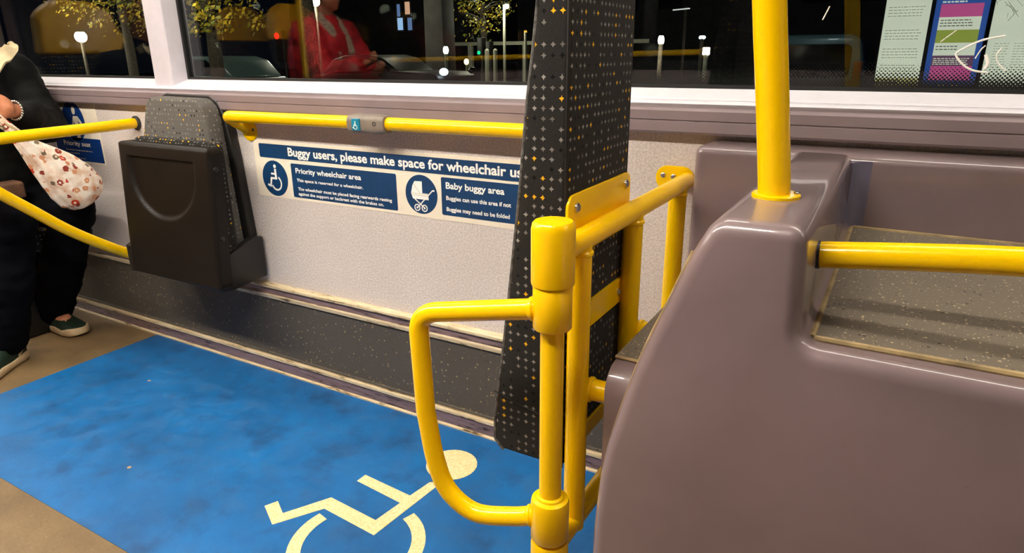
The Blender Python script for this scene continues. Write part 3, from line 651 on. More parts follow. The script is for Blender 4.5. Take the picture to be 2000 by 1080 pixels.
br = MB().prism([(-0.199, 0.462), (-0.199, 0.366), (-0.150, 0.360), (-0.012, 0.372), (-0.012, 0.512), (-0.050, 0.517), (-0.16, 0.478)], YZ, -1.872, -1.842).build('hinge_bracket', M['black'], ts, bevel=0.003, bseg=2)
MB().prism([(-0.199, 0.462), (-0.199, 0.366), (-0.150, 0.360), (-0.012, 0.372), (-0.012, 0.512), (-0.050, 0.517), (-0.16, 0.478)], YZ, -2.345, -2.318).build('hinge_bracket', M['black'], ts, bevel=0.003, bseg=2)
for x, y, z, p in ((-1.8285, -0.166, 0.764, pan), (-1.8285, -0.178, 0.544, pan), (-1.842, -0.172, 0.462, br)): MB().lathe((x, y, z), (1, 0, 0), [(0, 0.009), (0.003, 0.0085), (0.005, 0.005)], 16).build('bolt', M['black'], p)

# ------------------------------------------------------------------ yellow barrier beside the priority seat
br = empty('barrier_rail', (-2.47, -0.3, 0.33), 'yellow U shaped barrier tube between the seated person and the folded seat', 'handrail')
XB = -2.47
low = [(XB, -0.555, 0.750), (XB, -0.491, 0.688), (XB, -0.416, 0.619), (XB, -0.313, 0.525), (XB, -0.205, 0.445), (XB, -0.095, 0.374), (XB, -0.002, 0.322)]
cor = fillet([(XB, -0.004, 0.866), (XB, -0.655, 0.853), (XB, -0.555, 0.750)], [0.06], 10)
MB().tube(cor[:-1]+spline(low, 6), 0.0188, 22).build('tube', YL, br)
for z, n in ((0.866, 0), (0.322, 1)):
    MB().lathe((XB, -0.0005, z), (0, -1, 0), [(0, 0.026), (0.006, 0.026), (0.008, 0.0215), (0.010, 0.0195)], 24).build('end_cap', M['cap_dark'], br)

# ------------------------------------------------------------------ people
def flesh(name, mb, mat, parent, voxel=0.012, smooth=6, disp=0, dscale=20):
    o = mb.build(name, mat, None, smooth=False)
    m = o.modifiers.new('r', 'REMESH'); m.mode = 'VOXEL'; m.voxel_size = voxel
    s = o.modifiers.new('s', 'SMOOTH'); s.iterations = smooth; s.factor = 0.5
    apply_mods(o)
    if disp:
        me = o.data; nn = [v.normal.copy() for v in me.vertices]
        for v, nv in zip(me.vertices, nn):
            v.co += nv*disp*noise.fractal(Vector((v.co.x*dscale, v.co.y*dscale, v.co.z*dscale*1.8)), 1.0, 2.0, 3)
    o.data.polygons.foreach_set('use_smooth', [True]*len(o.data.polygons))
    if not o.data.materials: o.data.materials.append(mat)
    if parent: attach(o, parent)
    return o
def chain(mb, pts, rad, seg=16, n=3):
    P = [Vector(p) for p in pts]; mb.tube(P, rad, seg)
    for p, r in zip(P, rad): mb.sphere(p, r, u=16, v=10)
    return mb
def fingers(mb, palm, d, side, up_, k=1.0, curl=1.0, mirror=1):
    """palm centre, direction of the knuckles d, side axis (index->little), up_ = back of the hand"""
    d = Vector(d).normalized(); s = (Vector(side)-d*Vector(side).dot(d)).normalized(); u = d.cross(s)*mirror
    p = Vector(palm)
    mb.sphere(p, 0.030*k, u=16, v=10)
    for i in (-1.5, -0.5, 0.5, 1.5): mb.tube([p-d*0.03*k+s*i*0.012*k, p+d*0.035*k+s*i*0.0185*k], [0.016*k, 0.0115*k], 12)
    for i, L in zip((-1.5, -0.5, 0.5, 1.5), (0.92, 1.05, 0.98, 0.76)):
        a = p+d*0.038*k+s*i*0.0185*k; ang = 0; pts = [a]
        for seg, bend in ((0.040, 45), (0.026, 55), (0.020, 45)):
            ang += R(bend*curl*(1+0.08*i)); a = a+(d*math.cos(ang)-u*math.sin(ang))*seg*L*k; pts.append(a)
        chain(mb, pts, [0.0098*k, 0.0092*k, 0.0086*k, 0.0074*k], 10)
    a = p-s*0.030*k-d*0.008*k; chain(mb, [a, a+(d*0.5-s*0.7-u*0.5)*0.032*k, a+(d*0.9-s*0.5-u*1.1)*0.045*k, a+(d*1.15+s*0.1-u*1.4)*0.05*k], [0.015*k, 0.0118*k, 0.0105*k, 0.0085*k], 10)
def head(mb, c, f, s):
    """head with brow, nose, mouth, chin, ears; c centre, f facing"""
    c = Vector(c); f = Vector(f).normalized(); l = Vector((0, 0, 1)).cross(f)
    mb.sphere(c+Vector((0, 0, 0.025))-f*0.012, 0.088*s, sc=(1, 1, 1.12)); mb.sphere(c+f*0.022-Vector((0, 0, 0.040)), 0.068*s, sc=(0.95, 0.95, 1.15)); mb.sphere(c+f*0.052-Vector((0, 0, 0.088)), 0.030*s)
    chain(mb, [c+f*0.082+Vector((0, 0, 0.012)), c+f*0.106-Vector((0, 0, 0.028)), c+f*0.092-Vector((0, 0, 0.034))], [0.009, 0.013, 0.014], 10)
    chain(mb, [c+f*0.082-Vector((0, 0, 0.060))+l*0.022, c+f*0.092-Vector((0, 0, 0.060)), c+f*0.082-Vector((0, 0, 0.060))-l*0.022], [0.006, 0.009, 0.006], 8)
    chain(mb, [c+f*0.078+Vector((0, 0, 0.026))+l*0.04, c+f*0.088+Vector((0, 0, 0.024)), c+f*0.078+Vector((0, 0, 0.026))-l*0.04], [0.010, 0.009, 0.010], 8)
    for q in (1, -1): mb.sphere(c+l*0.080*q-f*0.012-Vector((0, 0, 0.008)), 0.026, sc=(0.6, 0.45, 1.1) if abs(f.x) > 0.5 else (0.45, 0.6, 1.1))
def eyes(c, f, s, parent):
    c = Vector(c); f = Vector(f).normalized(); l = Vector((0, 0, 1)).cross(f)
    for q in (1, -1):
        e = MB().sphere(c+f*0.080+l*0.031*q+Vector((0, 0, 0.006)), 0.0105).build('eye', M['sign_white'], parent)
        MB().sphere(c+f*0.0865+l*0.031*q+Vector((0, 0, 0.006)), 0.0052).build('iris', M['hair'], e)
def shoe(parent, heel, toe, zr=0.0, lift=0.0):
    h = Vector(heel); t = Vector(toe); d = (t-h).normalized(); L = (t-h).length; s = Vector((-d.y, d.x, 0))
    r = bpy.data.objects.new('shoe', None)
    def outline(wk, z):
        pts = []
        prof = [(0.0, 0.0), (0.02, 0.030), (0.10, 0.036), (0.35, 0.034), (0.55, 0.040), (0.75, 0.047), (0.88, 0.042), (0.96, 0.028), (1.0, 0.0)]
        for u, w_ in prof: pts.append(h+d*L*u+s*w_*wk+Vector((0, 0, z(u))))
        for u, w_ in prof[-2:0:-1]: pts.append(h+d*L*u-s*w_*wk+Vector((0, 0, z(u))))
        return pts
    toe_up = lambda u: 0.012*max(0, (u-0.8)/0.2)**2
    rings = [outline(0.92, lambda u: 0.001+toe_up(u)), outline(1.06, lambda u: 0.006+toe_up(u)), outline(1.08, lambda u: 0.024+0.004*math.sin(u*16)+toe_up(u)), outline(0.98, lambda u: 0.030+0.005*math.sin(u*16)+toe_up(u))]
    def loft(rs):
        n = len(rs[0]); mb = MB(); vs = [p for q in rs for p in q]
        fs = [(i*n+k, i*n+(k+1) % n, (i+1)*n+(k+1) % n, (i+1)*n+k) for i in range(len(rs)-1) for k in range(n)]+[tuple(reversed(range(n))), tuple(range((len(rs)-1)*n, len(rs)*n))]
        return mb.add(vs, fs)
    top = lambda u: 0.095 if u < 0.35 else 0.095-0.055*min(1, (u-0.35)/0.5)
    up_rings = [outline(0.97, lambda u: 0.027+toe_up(u)), outline(0.96, lambda u: 0.030+0.4*(top(u)-0.03)), outline(0.80, lambda u: 0.030+0.8*(top(u)-0.03)), outline(0.45, lambda u: top(u))]
    u_ = loft(up_rings).build('shoe', M['shoe_green'], parent, ang=60)
    loft(rings).build('sole', M['shoe_sole'], u_, ang=60)
    mb = MB()
    for k in range(4):
        u = 0.46+0.075*k; c = h+d*L*u+Vector((0, 0, top(u)-0.006)); mb.tube([c+s*0.026-Vector((0, 0, 0.012)), c, c-s*0.026-Vector((0, 0, 0.012))], 0.0035, 8)
    mb.build('laces', M['shoe_red'], u_)
    hb = h+d*L*0.02
    chain(MB(), [hb+s*0.030+d*0.05+Vector((0, 0, 0.035)), hb+s*0.024+d*0.01+Vector((0, 0, 0.065)), hb+Vector((0, 0, 0.085)), hb-s*0.024+d*0.01+Vector((0, 0, 0.065)), hb-s*0.030+d*0.05+Vector((0, 0, 0.035))], [0.008, 0.012, 0.012, 0.012, 0.008], 8).build('heel_panel', M['shoe_sole'], u_)
    return u_
# seat under the seated person
def bus_seat(x, y0, y1, label, group=None, facing=1, zc=0.45, top=1.05, yellow=True):
    r = empty('bus_seat', (x, (y0+y1)/2, 0), label, 'seat', group); f = facing
    ym = (y0+y1)/2
    pts = [(0.0, zc-0.09), (0.44, zc-0.08), (0.46, zc-0.03), (0.44, zc+0.01), (0.0, zc-0.02)]
    o = MB().prism([(x+f*u, v) for u, v in pts], XZ, y0, y1).build('seat_cushion', M['fabric'], r, bevel=0.015, bseg=3); box_uv(o)
    zy = top-0.24
    def back(z0, z1, wk0, wk1, t0, xo):
        h = (y1-y0)/2; mb = MB()
        prof = []
        N = 10
        for k in range(N+1):
            t = k/N; z = z0+(z1-z0)*t; w_ = h*(wk0+(wk1-wk0)*t)*(1 if not yellow or z1 < top-0.01 or t < 0.6 else (1-0.55*((t-0.6)/0.4)**2.2))
            prof.append((z, w_))
        poly = [(ym-w_, z) for z, w_ in prof]+[(ym+w_, z) for z, w_ in reversed(prof)]
        n = len(poly); lean = lambda z: -f*0.16*(z-zc)
        vs = [(x+xo+lean(z), y, z) for y, z in poly]+[(x+xo+lean(z)-f*t0, y, z) for y, z in poly]
        return mb.add(vs, [tuple(range(n)), tuple(range(2*n-1, n-1, -1))]+[(i, i+n, (i+1) % n+n, (i+1) % n) for i in range(n)])
    o = back(zc, zy, 1.0, 1.0, 0.07, 0.0).build('backrest', M['fabric'], r, bevel=0.015, bseg=3); box_uv(o)
    back(zy, top, 1.0, 0.82, 0.08, 0.004*f).build('headrest_shell', M['seat_yellow'], r, bevel=0.02, bseg=4)
    MB().box(min(x+f*0.1, x+f*0.3), max(x+f*0.1, x+f*0.3), ym-0.06, ym+0.06, 0.0, zc-0.088).build('pedestal', M['black'], r, bevel=0.01)
    return r
bus_seat(-3.28, -0.46, -0.05, 'yellow topped dotted seat under the person at the left edge', top=1.35, zc=0.46)

pn = empty('person', (-3.05, -0.28, 0.0), 'person in black puffer jacket and navy trousers sitting at the left, holding a bag', 'person')
hl = (-2.622, -0.358, 0.945)
b = MB()
head(b, (-2.97, -0.28, 1.27), (1, 0, 0), 1.0); chain(b, [(-3.0, -0.28, 1.05), (-2.985, -0.28, 1.16)], [0.06, 0.055])
chain(b, [(-3.08, -0.28, 0.55), (-3.06, -0.28, 0.75), (-3.02, -0.28, 0.95), (-3.0, -0.28, 1.06)], [0.13, 0.12, 0.13, 0.08])
for s, sh, el, wr in ((1, (-3.02, -0.13, 1.05), (-2.865, -0.115, 0.845), (-2.668, -0.305, 0.925)), (-1, (-2.985, -0.435, 1.04), (-2.86, -0.53, 0.80), (-2.74, -0.50, 0.70))):
    chain(b, [(-3.0, -0.28+s*0.06, 1.03), sh, el, wr], [0.06, 0.055, 0.042, 0.026])
for s, hp, kn, an, ft in ((1, (-3.06, -0.19, 0.545), (-2.735, -0.165, 0.535), (-3.015, -0.19, 0.10), (-2.93, -0.19, 0.05)), (-1, (-3.06, -0.37, 0.545), (-2.69, -0.40, 0.545), (-2.795, -0.455, 0.10), (-2.74, -0.54, 0.05))):
    chain(b, [hp, kn, an, ft], [0.085, 0.06, 0.036, 0.03])
fingers(b, (-2.640, -0.345, 0.937), (0.45, -0.85, 0.10), (0.15, 0.1, -1), (1, 0, 0), 0.95, 0.95, 1)
fingers(b, (-2.70, -0.495, 0.685), (1, 0.1, -0.3), (0, 1, 0), (0, 0, 1), 0.95, 0.6, -1)
flesh('body', b, M['skin'], pn, 0.0055, 4)
eyes((-2.97, -0.28, 1.27), (1, 0, 0), 1, pn)
j = MB()
chain(j, [(-3.09, -0.28, 0.56), (-3.07, -0.28, 0.72), (-3.03, -0.28, 0.92), (-3.0, -0.28, 1.04), (-2.995, -0.28, 1.12)], [0.165, 0.175, 0.17, 0.13, 0.085])
for s in (1, -1): chain(j, [(-3.06, -0.28+s*0.08, 0.62), (-3.03, -0.28+s*0.10, 0.9), (-2.99, -0.28+s*0.13, 1.03)], [0.12, 0.125, 0.10])
for sh, el, wr in (((-3.02, -0.14, 1.045), (-2.865, -0.118, 0.848), (-2.682, -0.270, 0.912)), ((-2.985, -0.435, 1.04), (-2.86, -0.53, 0.80), (-2.765, -0.505, 0.71))):
    sh, el, wr = Vector(sh), Vector(el), Vector(wr); pts = []; rad = []
    for a, c, r0, r1, n in ((sh, el, 0.088, 0.074, 6), (el, wr, 0.074, 0.052, 5)):
        for k in range(n*2):
            t = k/(n*2); pts.append(a.lerp(c, t)); rad.append((r0+(r1-r0)*t)*(1.0 if k % 2 else 0.90))
    chain(j, pts+[wr], rad+[0.048])
flesh('jacket', j, M['jacket'], pn, 0.012, 3, 0.006, 22)
tr = MB()
for hp, kn, an in (((-3.07, -0.19, 0.545), (-2.735, -0.165, 0.535), (-3.0, -0.188, 0.095)), ((-3.07, -0.37, 0.545), (-2.69, -0.40, 0.545), (-2.79, -0.465, 0.10))):
    chain(tr, [hp, kn, Vector(kn).lerp(Vector(an), 0.5)+Vector((0.01, 0, 0)), an], [0.105, 0.088, 0.083, 0.074])
chain(tr, [(-3.08, -0.36, 0.55), (-3.08, -0.20, 0.55)], [0.12, 0.12])
flesh('trousers', tr, M['trousers'], pn, 0.012, 4, 0.008, 14)
hb = MB().sphere((-2.998, -0.28, 1.325), 0.098, sc=(1, 1.0, 1.0)); hb.sphere((-3.025, -0.28, 1.26), 0.086); flesh('hair', hb, M['hair'], pn, 0.012, 3, 0.005, 40)
shoe(pn, (-3.115, -0.198, 0), (-2.812, -0.180, 0)); shoe(pn, (-2.815, -0.415, 0), (-2.665, -0.655, 0))
# bracelet round the wrist
mb = MB(); c = Vector((-2.668, -0.283, 0.922)); ax = Vector((0.30, -0.90, 0.12)).normalized()
wr_c = Vector((-2.652, -0.312, 0.928)); n1 = ax.cross(Vector((0, 0, 1))).normalized(); n2 = ax.cross(n1)
for k in range(22):
    a = 2*math.pi*k/22; mb.sphere(wr_c+(n1*math.cos(a)+n2*math.sin(a))*0.031, 0.0044, u=8, v=6)
mb.build('bracelet', M['silver'], pn)
o = MB().prism(rrect(-0.37, -0.27, 0.60, 0.665, 0.012), YZ, -2.87, -2.80).build('waist_pouch', M['leather'], pn, bevel=0.012)

# floral bag hanging from the hand
tb = empty('floral_bag', (-2.60, -0.2, 0.6), 'white cloth bag with red flowers hanging from the hand of the seated person', 'bag')
BX = -0.028
ctr = [(-2.600, -0.392, 0.905), (-2.592, -0.352, 0.852), (-2.586, -0.315, 0.802), (-2.580, -0.272, 0.755), (-2.577, -0.232, 0.708), (-2.577, -0.197, 0.662), (-2.577, -0.168, 0.620), (-2.578, -0.148, 0.588), (-2.578, -0.138, 0.572)]
rad = [0.011, 0.018, 0.030, 0.052, 0.073, 0.086, 0.086, 0.064, 0.02]
ctr = [(a+BX*min(1, i/3), b_-0.012*min(1, i/3), c_+0.010) for i, (a, b_, c_) in enumerate(ctr)]
P = spline(ctr, 6); Rr = []
for i in range(len(P)):
    t = i/(len(P)-1)*(len(rad)-1); k = min(int(t), len(rad)-2); Rr.append(rad[k]+(rad[k+1]-rad[k])*(t-k))
mb = MB().tube(P, Rr, 64)
axis = (Vector(ctr[-1])-Vector(ctr[0])).normalized()
vs2 = []
for q in mb.v:
    q = Vector(q); i = min(range(len(P)), key=lambda m: (P[m]-q).length); c = P[i]; d = q-c; t = i/len(P)
    rim = d.length
    if rim > 1e-6:
        n0 = Vector((0, 0, 1)).cross(axis).normalized(); ang = math.atan2(d.dot(Vector((1, 0, 0))), d.dot(axis.cross(Vector((1, 0, 0))).normalized()))
        fold = 1 + (0.10*(1-t)+0.015)*math.sin(ang*7+t*3) + 0.05*(1-t)*math.sin(ang*13+1)
        d = d*fold
    d.x *= 0.80; vs2.append(tuple(c+d))
mb.v = vs2
mb.build('bag_body', M['floral'], tb, ang=80)
def ribbon(path, wd, th, n=6):
    P = spline(path, n); mb = MB(); vs = []
    for i, p in enumerate(P):
        T = (P[min(i+1, len(P)-1)]-P[max(i-1, 0)]).normalized(); tw = 0.5*math.sin(i*0.5)
        s = (T.cross(Vector((0.8, -0.6, 0.1))).normalized()*math.cos(tw)+Vector((0.8, -0.6, 0.1)).normalized()*math.sin(tw)); u = T.cross(s).normalized()
        w_ = wd[min(int(i/n), len(wd)-1)] if isinstance(wd, list) else wd
        vs += [p+s*w_+u*th, p-s*w_+u*th*0.4, p-s*w_-u*th, p+s*w_-u*th*0.3]
    m = len(P); fs = [(i*4+k, i*4+(k+1) % 4, i*4+4+(k+1) % 4, i*4+4+k) for i in range(m-1) for k in range(4)]+[(3, 2, 1, 0), ((m-1)*4, (m-1)*4+1, (m-1)*4+2, (m-1)*4+3)]
    return mb.add(vs, fs)
ribbon([(-2.592, -0.352, 0.858), (-2.602, -0.395, 0.902), (-2.618, -0.42, 0.940), (-2.66, -0.40, 0.955)], [0.014, 0.010, 0.010], 0.004).build('bag_handle', M['canvas'], tb, ang=60)
st = ribbon([(-2.68, -0.43, 0.93), (-2.775, -0.345, 0.99), (-2.80, -0.285, 1.05), (-2.815, -0.235, 1.10), (-2.83, -0.195, 1.135), (-2.865, -0.185, 1.13), (-2.90, -0.20, 1.125)], [0.006, 0.009, 0.015, 0.022, 0.020, 0.012], 0.006).build('shoulder_strap', M['canvas'], None, ang=60)
tag(st, 'beige cloth strap lying over the shoulder of the black jacket', 'strap')

# seats, rail and passenger across the aisle (seen mirrored in the windows)
g = None
bus_seat(-4.19, -2.16, -1.70, 'empty yellow topped seat across the aisle left of the red jacket', top=1.44, zc=0.62)
bus_seat(-3.66, -2.16, -1.70, 'yellow topped seat across the aisle with the red jacketed passenger', top=1.44, zc=0.62)
op = empty('handrail', (-1.2, -2.40, 1.10), 'yellow handrail along the far side wall, mirrored in the window', 'handrail')
MB().tube(fillet([(-3.35, -2.45, 1.06), (-3.30, -2.38, 1.06), (-1.10, -2.38, 1.10), (-1.05, -2.45, 1.10)], 0.04), 0.017).build('tube', YL, op)
for x in (-3.35, -1.05): MB().lathe((x, -2.45, 1.06 if x < -2 else 1.10), (0, 1, 0), [(0, 0.033), (0.006, 0.033), (0.008, 0.02)], 20).build('wall_flange', YL, op)
op = empty('grab_pole', (-3.23, -1.45, 0), 'yellow grab pole across the aisle beside the red jacketed passenger', 'pole')
MB().tube([(-3.23, -1.45, 0), (-3.23, -1.45, 2.05)], 0.017).build('tube', YL, op)
MB().lathe((-3.23, -1.45, 0), (0, 0, 1), [(0, 0.04), (0.008, 0.04), (0.01, 0.02)], 20).build('base_flange', YL, op)
p2 = empty('person', (-3.35, -1.93, 0), 'passenger in a red jacket and pale scarf seated across the aisle', 'person')
b = MB(); cy = -1.93; dz = 0.17
head(b, (-3.26, cy, 1.50), (1, 0, 0), 1.0); chain(b, [(-3.32, cy, 1.22), (-3.29, cy, 1.40)], [0.06, 0.055])
chain(b, [(-3.36, cy, 0.75), (-3.35, cy, 0.95), (-3.33, cy, 1.15), (-3.32, cy, 1.25)], [0.13, 0.12, 0.13, 0.08])
arms = (((-3.31, cy+0.17, 1.23), (-3.13, cy+0.22, 0.98), (-2.95, cy+0.06, 1.04)), ((-3.31, cy-0.17, 1.23), (-3.15, cy-0.22, 0.98), (-2.96, cy-0.05, 0.99)))
for sh, el, wr in arms: chain(b, [(-3.32, cy, 1.22), sh, el, wr], [0.06, 0.055, 0.042, 0.027])
legs = (((-3.30, cy+0.10, 0.72), (-2.93, cy+0.11, 0.70), (-2.90, cy+0.11, 0.10), (-2.82, cy+0.11, 0.05)), ((-3.30, cy-0.10, 0.72), (-2.93, cy-0.11, 0.70), (-2.90, cy-0.11, 0.10), (-2.82, cy-0.11, 0.05)))
for q in legs: chain(b, q, [0.09, 0.06, 0.036, 0.03])
fingers(b, (-2.915, cy+0.05, 1.045), (1, -0.3, 0.2), (0, 1, 0), (0, 0, 1), 0.95, 0.8, -1); fingers(b, (-2.92, cy-0.05, 0.985), (1, 0.3, 0.2), (0, 1, 0), (0, 0, 1), 0.95, 0.8, -1)
flesh('body', b, M['skin'], p2, 0.007, 4); eyes((-3.26, cy, 1.50), (1, 0, 0), 1, p2)
j = MB(); chain(j, [(-3.37, cy, 0.74), (-3.36, cy, 0.95), (-3.34, cy, 1.15), (-3.325, cy, 1.27)], [0.20, 0.20, 0.19, 0.12])
for s in (1, -1): chain(j, [(-3.35, cy+s*0.10, 0.8), (-3.33, cy+s*0.14, 1.1), (-3.31, cy+s*0.18, 1.22)], [0.15, 0.15, 0.11])
for sh, el, wr in arms: chain(j, [sh, el, Vector(el).lerp(Vector(wr), 0.85)], [0.11, 0.09, 0.065])
flesh('jacket', j, M['red_jacket'], p2, 0.012, 4, 0.008, 16)
t2 = MB()
for hp, kn, an, ft in legs: chain(t2, [hp, kn, an], [0.105, 0.082, 0.065])
flesh('trousers', t2, M['trousers'], p2, 0.014, 4, 0.006, 14)
for q in legs: shoe(p2, (q[2][0]-0.06, q[2][1], 0), (q[2][0]+0.22, q[2][1], 0))
sc = MB(); chain(sc, [(-3.29, cy+0.07, 1.34), (-3.22, cy+0.05, 1.26), (-3.19, cy+0.02, 1.12), (-3.19, cy+0.03, 1.0)], [0.035, 0.04, 0.035, 0.03]); chain(sc, [(-3.29, cy-0.07, 1.34), (-3.21, cy-0.06, 1.24), (-3.16, cy-0.08, 1.12)], [0.035, 0.04, 0.03]); chain(sc, [(-3.29, cy+0.07, 1.34), (-3.37, cy, 1.35), (-3.29, cy-0.07, 1.34)], [0.035, 0.035, 0.035])
flesh('scarf', sc, M['scarf'], p2, 0.010, 4, 0.004, 40)
hb = MB().sphere((-3.288, cy, 1.555), 0.098, sc=(1, 1.0, 1.0)); hb.sphere((-3.315, cy, 1.49), 0.086); flesh('hair', hb, M['hair'], p2, 0.012, 3, 0.005, 40)

p2.location.x -= 0.20
# ------------------------------------------------------------------ the street at night
M['asphalt'] = plain('dark_asphalt', (0.012, 0.012, 0.013, 1), 0.7, var=0.2, nscale=3)
M['facade'] = plain('dark_facade', (0.020, 0.021, 0.026, 1), 0.8, var=0.2, nscale=2)
M['facade2'] = plain('grey_concrete', (0.05, 0.046, 0.042, 1), 0.8, var=0.2, nscale=2)
M['car_paint'] = plain('pale_teal_car_paint', srgb(112, 140, 142), 0.3, coat=0.6, var=0.03)
M['car_dark'] = plain('black_car_paint', (0.006, 0.006, 0.007, 1), 0.5, 0.2, coat=0.0, var=0.03)
M['car_glass'] = plain('dark_car_glass', (0.004, 0.005, 0.006, 1), 0.08, var=0.0)
M['tyre'] = plain('black_tyre', (0.008, 0.008, 0.008, 1), 0.8)
M['bark'] = plain('dark_bark', (0.05, 0.04, 0.028, 1), 0.9, var=0.3)
M['leaf'] = plain('autumn_leaf', srgb(186, 160, 36), 0.6, var=0.25, nscale=6)
M['leaf2'] = plain('olive_leaf', srgb(120, 124, 40), 0.6, var=0.25, nscale=6)
M['pale_post'] = plain('pale_painted_metal', srgb(150, 150, 134), 0.5)
M['lamp_white'] = emit('lamp_white', (1.0, 0.97, 0.86, 1), 14.0); M['lamp_blue'] = emit('lamp_blue_white', (0.72, 0.88, 1.0, 1), 14.0)
M['lamp_warm'] = emit('lamp_warm', (1.0, 0.72, 0.32, 1), 5.0); M['lamp_red'] = emit('signal_red', (1.0, 0.0, 0.01, 1), 1.6); M['lamp_green'] = emit('signal_green', (0.02, 0.9, 0.35, 1), 1.4)
M['lamp_amber'] = emit('signal_amber', (1.0, 0.5, 0.05, 1), 1.5); M['lit_blue'] = emit('lit_window_blue', (0.40, 0.62, 1.0, 1), 1.0); M['lit_warm'] = emit('lit_window_warm', (1.0, 0.55, 0.35, 1), 0.8); M['lit_dim'] = emit('lit_window_dim', (0.16, 0.25, 0.5, 1), 0.8)
ZG = -0.30
struct('ground', MB().box(-60, 25, 0.3, 60, ZG-0.1, ZG), M['asphalt'], smooth=False)
def lamp_or_fill(loc, power, col=(1, 0.9, 0.7), rad=0.12):  # serves street lamp bulbs and added fill lights without a lamp
    d = bpy.data.lights.new('lamp_or_fill_light', 'POINT'); d.energy = power*2.2; d.color = col; d.shadow_soft_size = rad
    o = bpy.data.objects.new('lamp_or_fill_light', d); o.location = loc; COL.objects.link(o); return o
def street_lamp(x, y, z, r, label, mat='lamp_white', group=None, arm=0.0, sc=(1, 1, 1), post='pale_post', power=0, pr=0.045):
    o = empty('street_lamp', (x+arm, y, ZG), label, 'street lamp', group)
    p = [(x+arm, y, ZG), (x+arm, y, z+r*0.5)]
    if arm: p += [(x, y, z+r*0.9)]
    MB().tube(p, pr, 12).build('post', M[post], o)
    MB().sphere((x, y, z), r, sc=sc).build('lamp_head', M[mat], o)
    MB().lathe((x, y, z+r*sc[2]*0.8), (0, 0, 1), [(0, r*0.75), (r*0.3, r*0.5), (r*0.45, 0.01)], 16).build('lamp_cap', M['black'], o)
    if power: attach(lamp_or_fill((x, y-0.5, z-0.2), power), o)
    return o
street_lamp(-21.0, 10, 1.66, 0.16, 'round bright lamp glowing beyond the left window', power=60, post='bark')
street_lamp(-15.6, 14, 2.60, 0.13, 'bright lamp at the top edge of the middle window above the red jacket', power=150, post='bark')
street_lamp(-10.46, 13.3, 1.198, 0.07, 'teardrop lantern above the blue white headlight', sc=(1, 1, 1.6))
street_lamp(-11.37, 18, 2.52, 0.075, 'tall white street lamp near the padded backrest', arm=-0.10, power=60)
street_lamp(-10.70, 18, 1.75, 0.05, 'short pale post lamp right of the tall white street lamp', mat='lamp_amber', power=0)
street_lamp(-4.36, 12, 1.33, 0.075, 'bright lamp nearest the padded backrest in the right window', sc=(0.8, 0.8, 1.4), power=30, post='bark')
street_lamp(-4.24, 14.6, 1.42, 0.055, 'small oval lamp right of the bright lamp in the right window', sc=(1.4, 1, 0.8), mat='lamp_blue', post='bark')
o = empty('light_box', (-3.97, 14, ZG), 'white lit box lamp on a post in the right window', 'street lamp')
MB().box(-4.04, -3.90, 13.95, 14.05, 1.04, 1.20).build('lamp_head', M['lamp_white'], o, bevel=0.02); MB().tube([(-3.97, 14, ZG), (-3.97, 14, 1.05)], 0.05, 12).build('post', M['pale_post'], o)
o = empty('tube_lamp', (-4.6, 14, 2.0), 'long white tube lamp high in the right window', 'street lamp')
MB().tube([(-4.78, 14, 1.99), (-4.40, 14, 2.01)], 0.012, 10).build('tube', emit('tube_lamp_glow', (1, 1, 0.95, 1), 0.9), o); MB().tube([(-4.5, 14.05, ZG), (-4.5, 14.05, 2.05)], 0.03, 10).build('post', M['bark'], o)
o = empty('warm_lamp', (-11.64, 16, ZG), 'warm orange lamp on a low post behind the parked black car', 'street lamp')
MB().sphere((-11.63, 16, 0.88), 0.075, sc=(1, 1, 1.2)).build('lamp_head', M['lamp_warm'], o); MB().tube([(-11.63, 16, ZG), (-11.63, 16, 0.82)], 0.03, 10).build('post', M['pale_post'], o)
def signal(x, y, z, r, which, label):
    o = empty('traffic_light', (x, y, ZG), label, 'traffic light')
    MB().box(x-r*1.6, x+r*1.6, y-0.02+r, y+0.25+r, z-r*(1.8 if which else 8), z+r*(8 if which else 1.8)).build('signal_housing', M['black'], o, bevel=0.02)
    MB().tube([(x, y+0.2+r, ZG), (x, y+0.2+r, z)], 0.05, 12).build('post', M['black'], o)
    MB().sphere((x, y, z), r, sc=(1, 0.6, 1)).build('lens', M['lamp_green' if which else 'lamp_red'], o)
signal(-24.14, 20, 1.91, 0.135, 0, 'traffic light showing red beyond the middle window')
signal(-12.46, 18, 1.14, 0.06, 1, 'left of the two traffic lights showing green beside the pale bollards'); signal(-12.14, 18, 1.09, 0.05, 1, 'right of the two traffic lights showing green, nearest the pale bollards')
for i, (x, lab) in enumerate(((-11.77, 'left of the two tall pale bollards beyond the black car'), (-11.46, 'right of the two tall pale bollards beyond the black car'))):
    o = empty('bollard', (x, 17.4, ZG), lab, 'bollard', 'tall pale bollards'); MB().tube([(x, 17.4, ZG), (x, 17.4, 1.187)], 0.07, 16).build('post', M['pale_post'], o); MB().sphere((x, 17.4, 1.187), 0.07).build('cap', M['pale_post'], o)
attach(lamp_or_fill((-11.9, 16.8, 1.6), 8), o)  # unseen fill light added to brighten the bollards
o = empty('railing', (-14.6, 22, ZG), 'pale horizontal beam on posts across the street', 'railing')
MB().box(-16.6, -8.0, 21.95, 22.05, 1.42, 1.55).build('beam', M['pale_post'], o, smooth=False)
for x in (-15.4, -12.9, -10.2): MB().box(x-0.09, x+0.09, 21.93, 22.07, ZG, 1.42).build('post', M['pale_post'], o, smooth=False)
attach(lamp_or_fill((-13.0, 19.5, 2.6), 60), o)  # added fill light for the pale beam, no lamp stands there
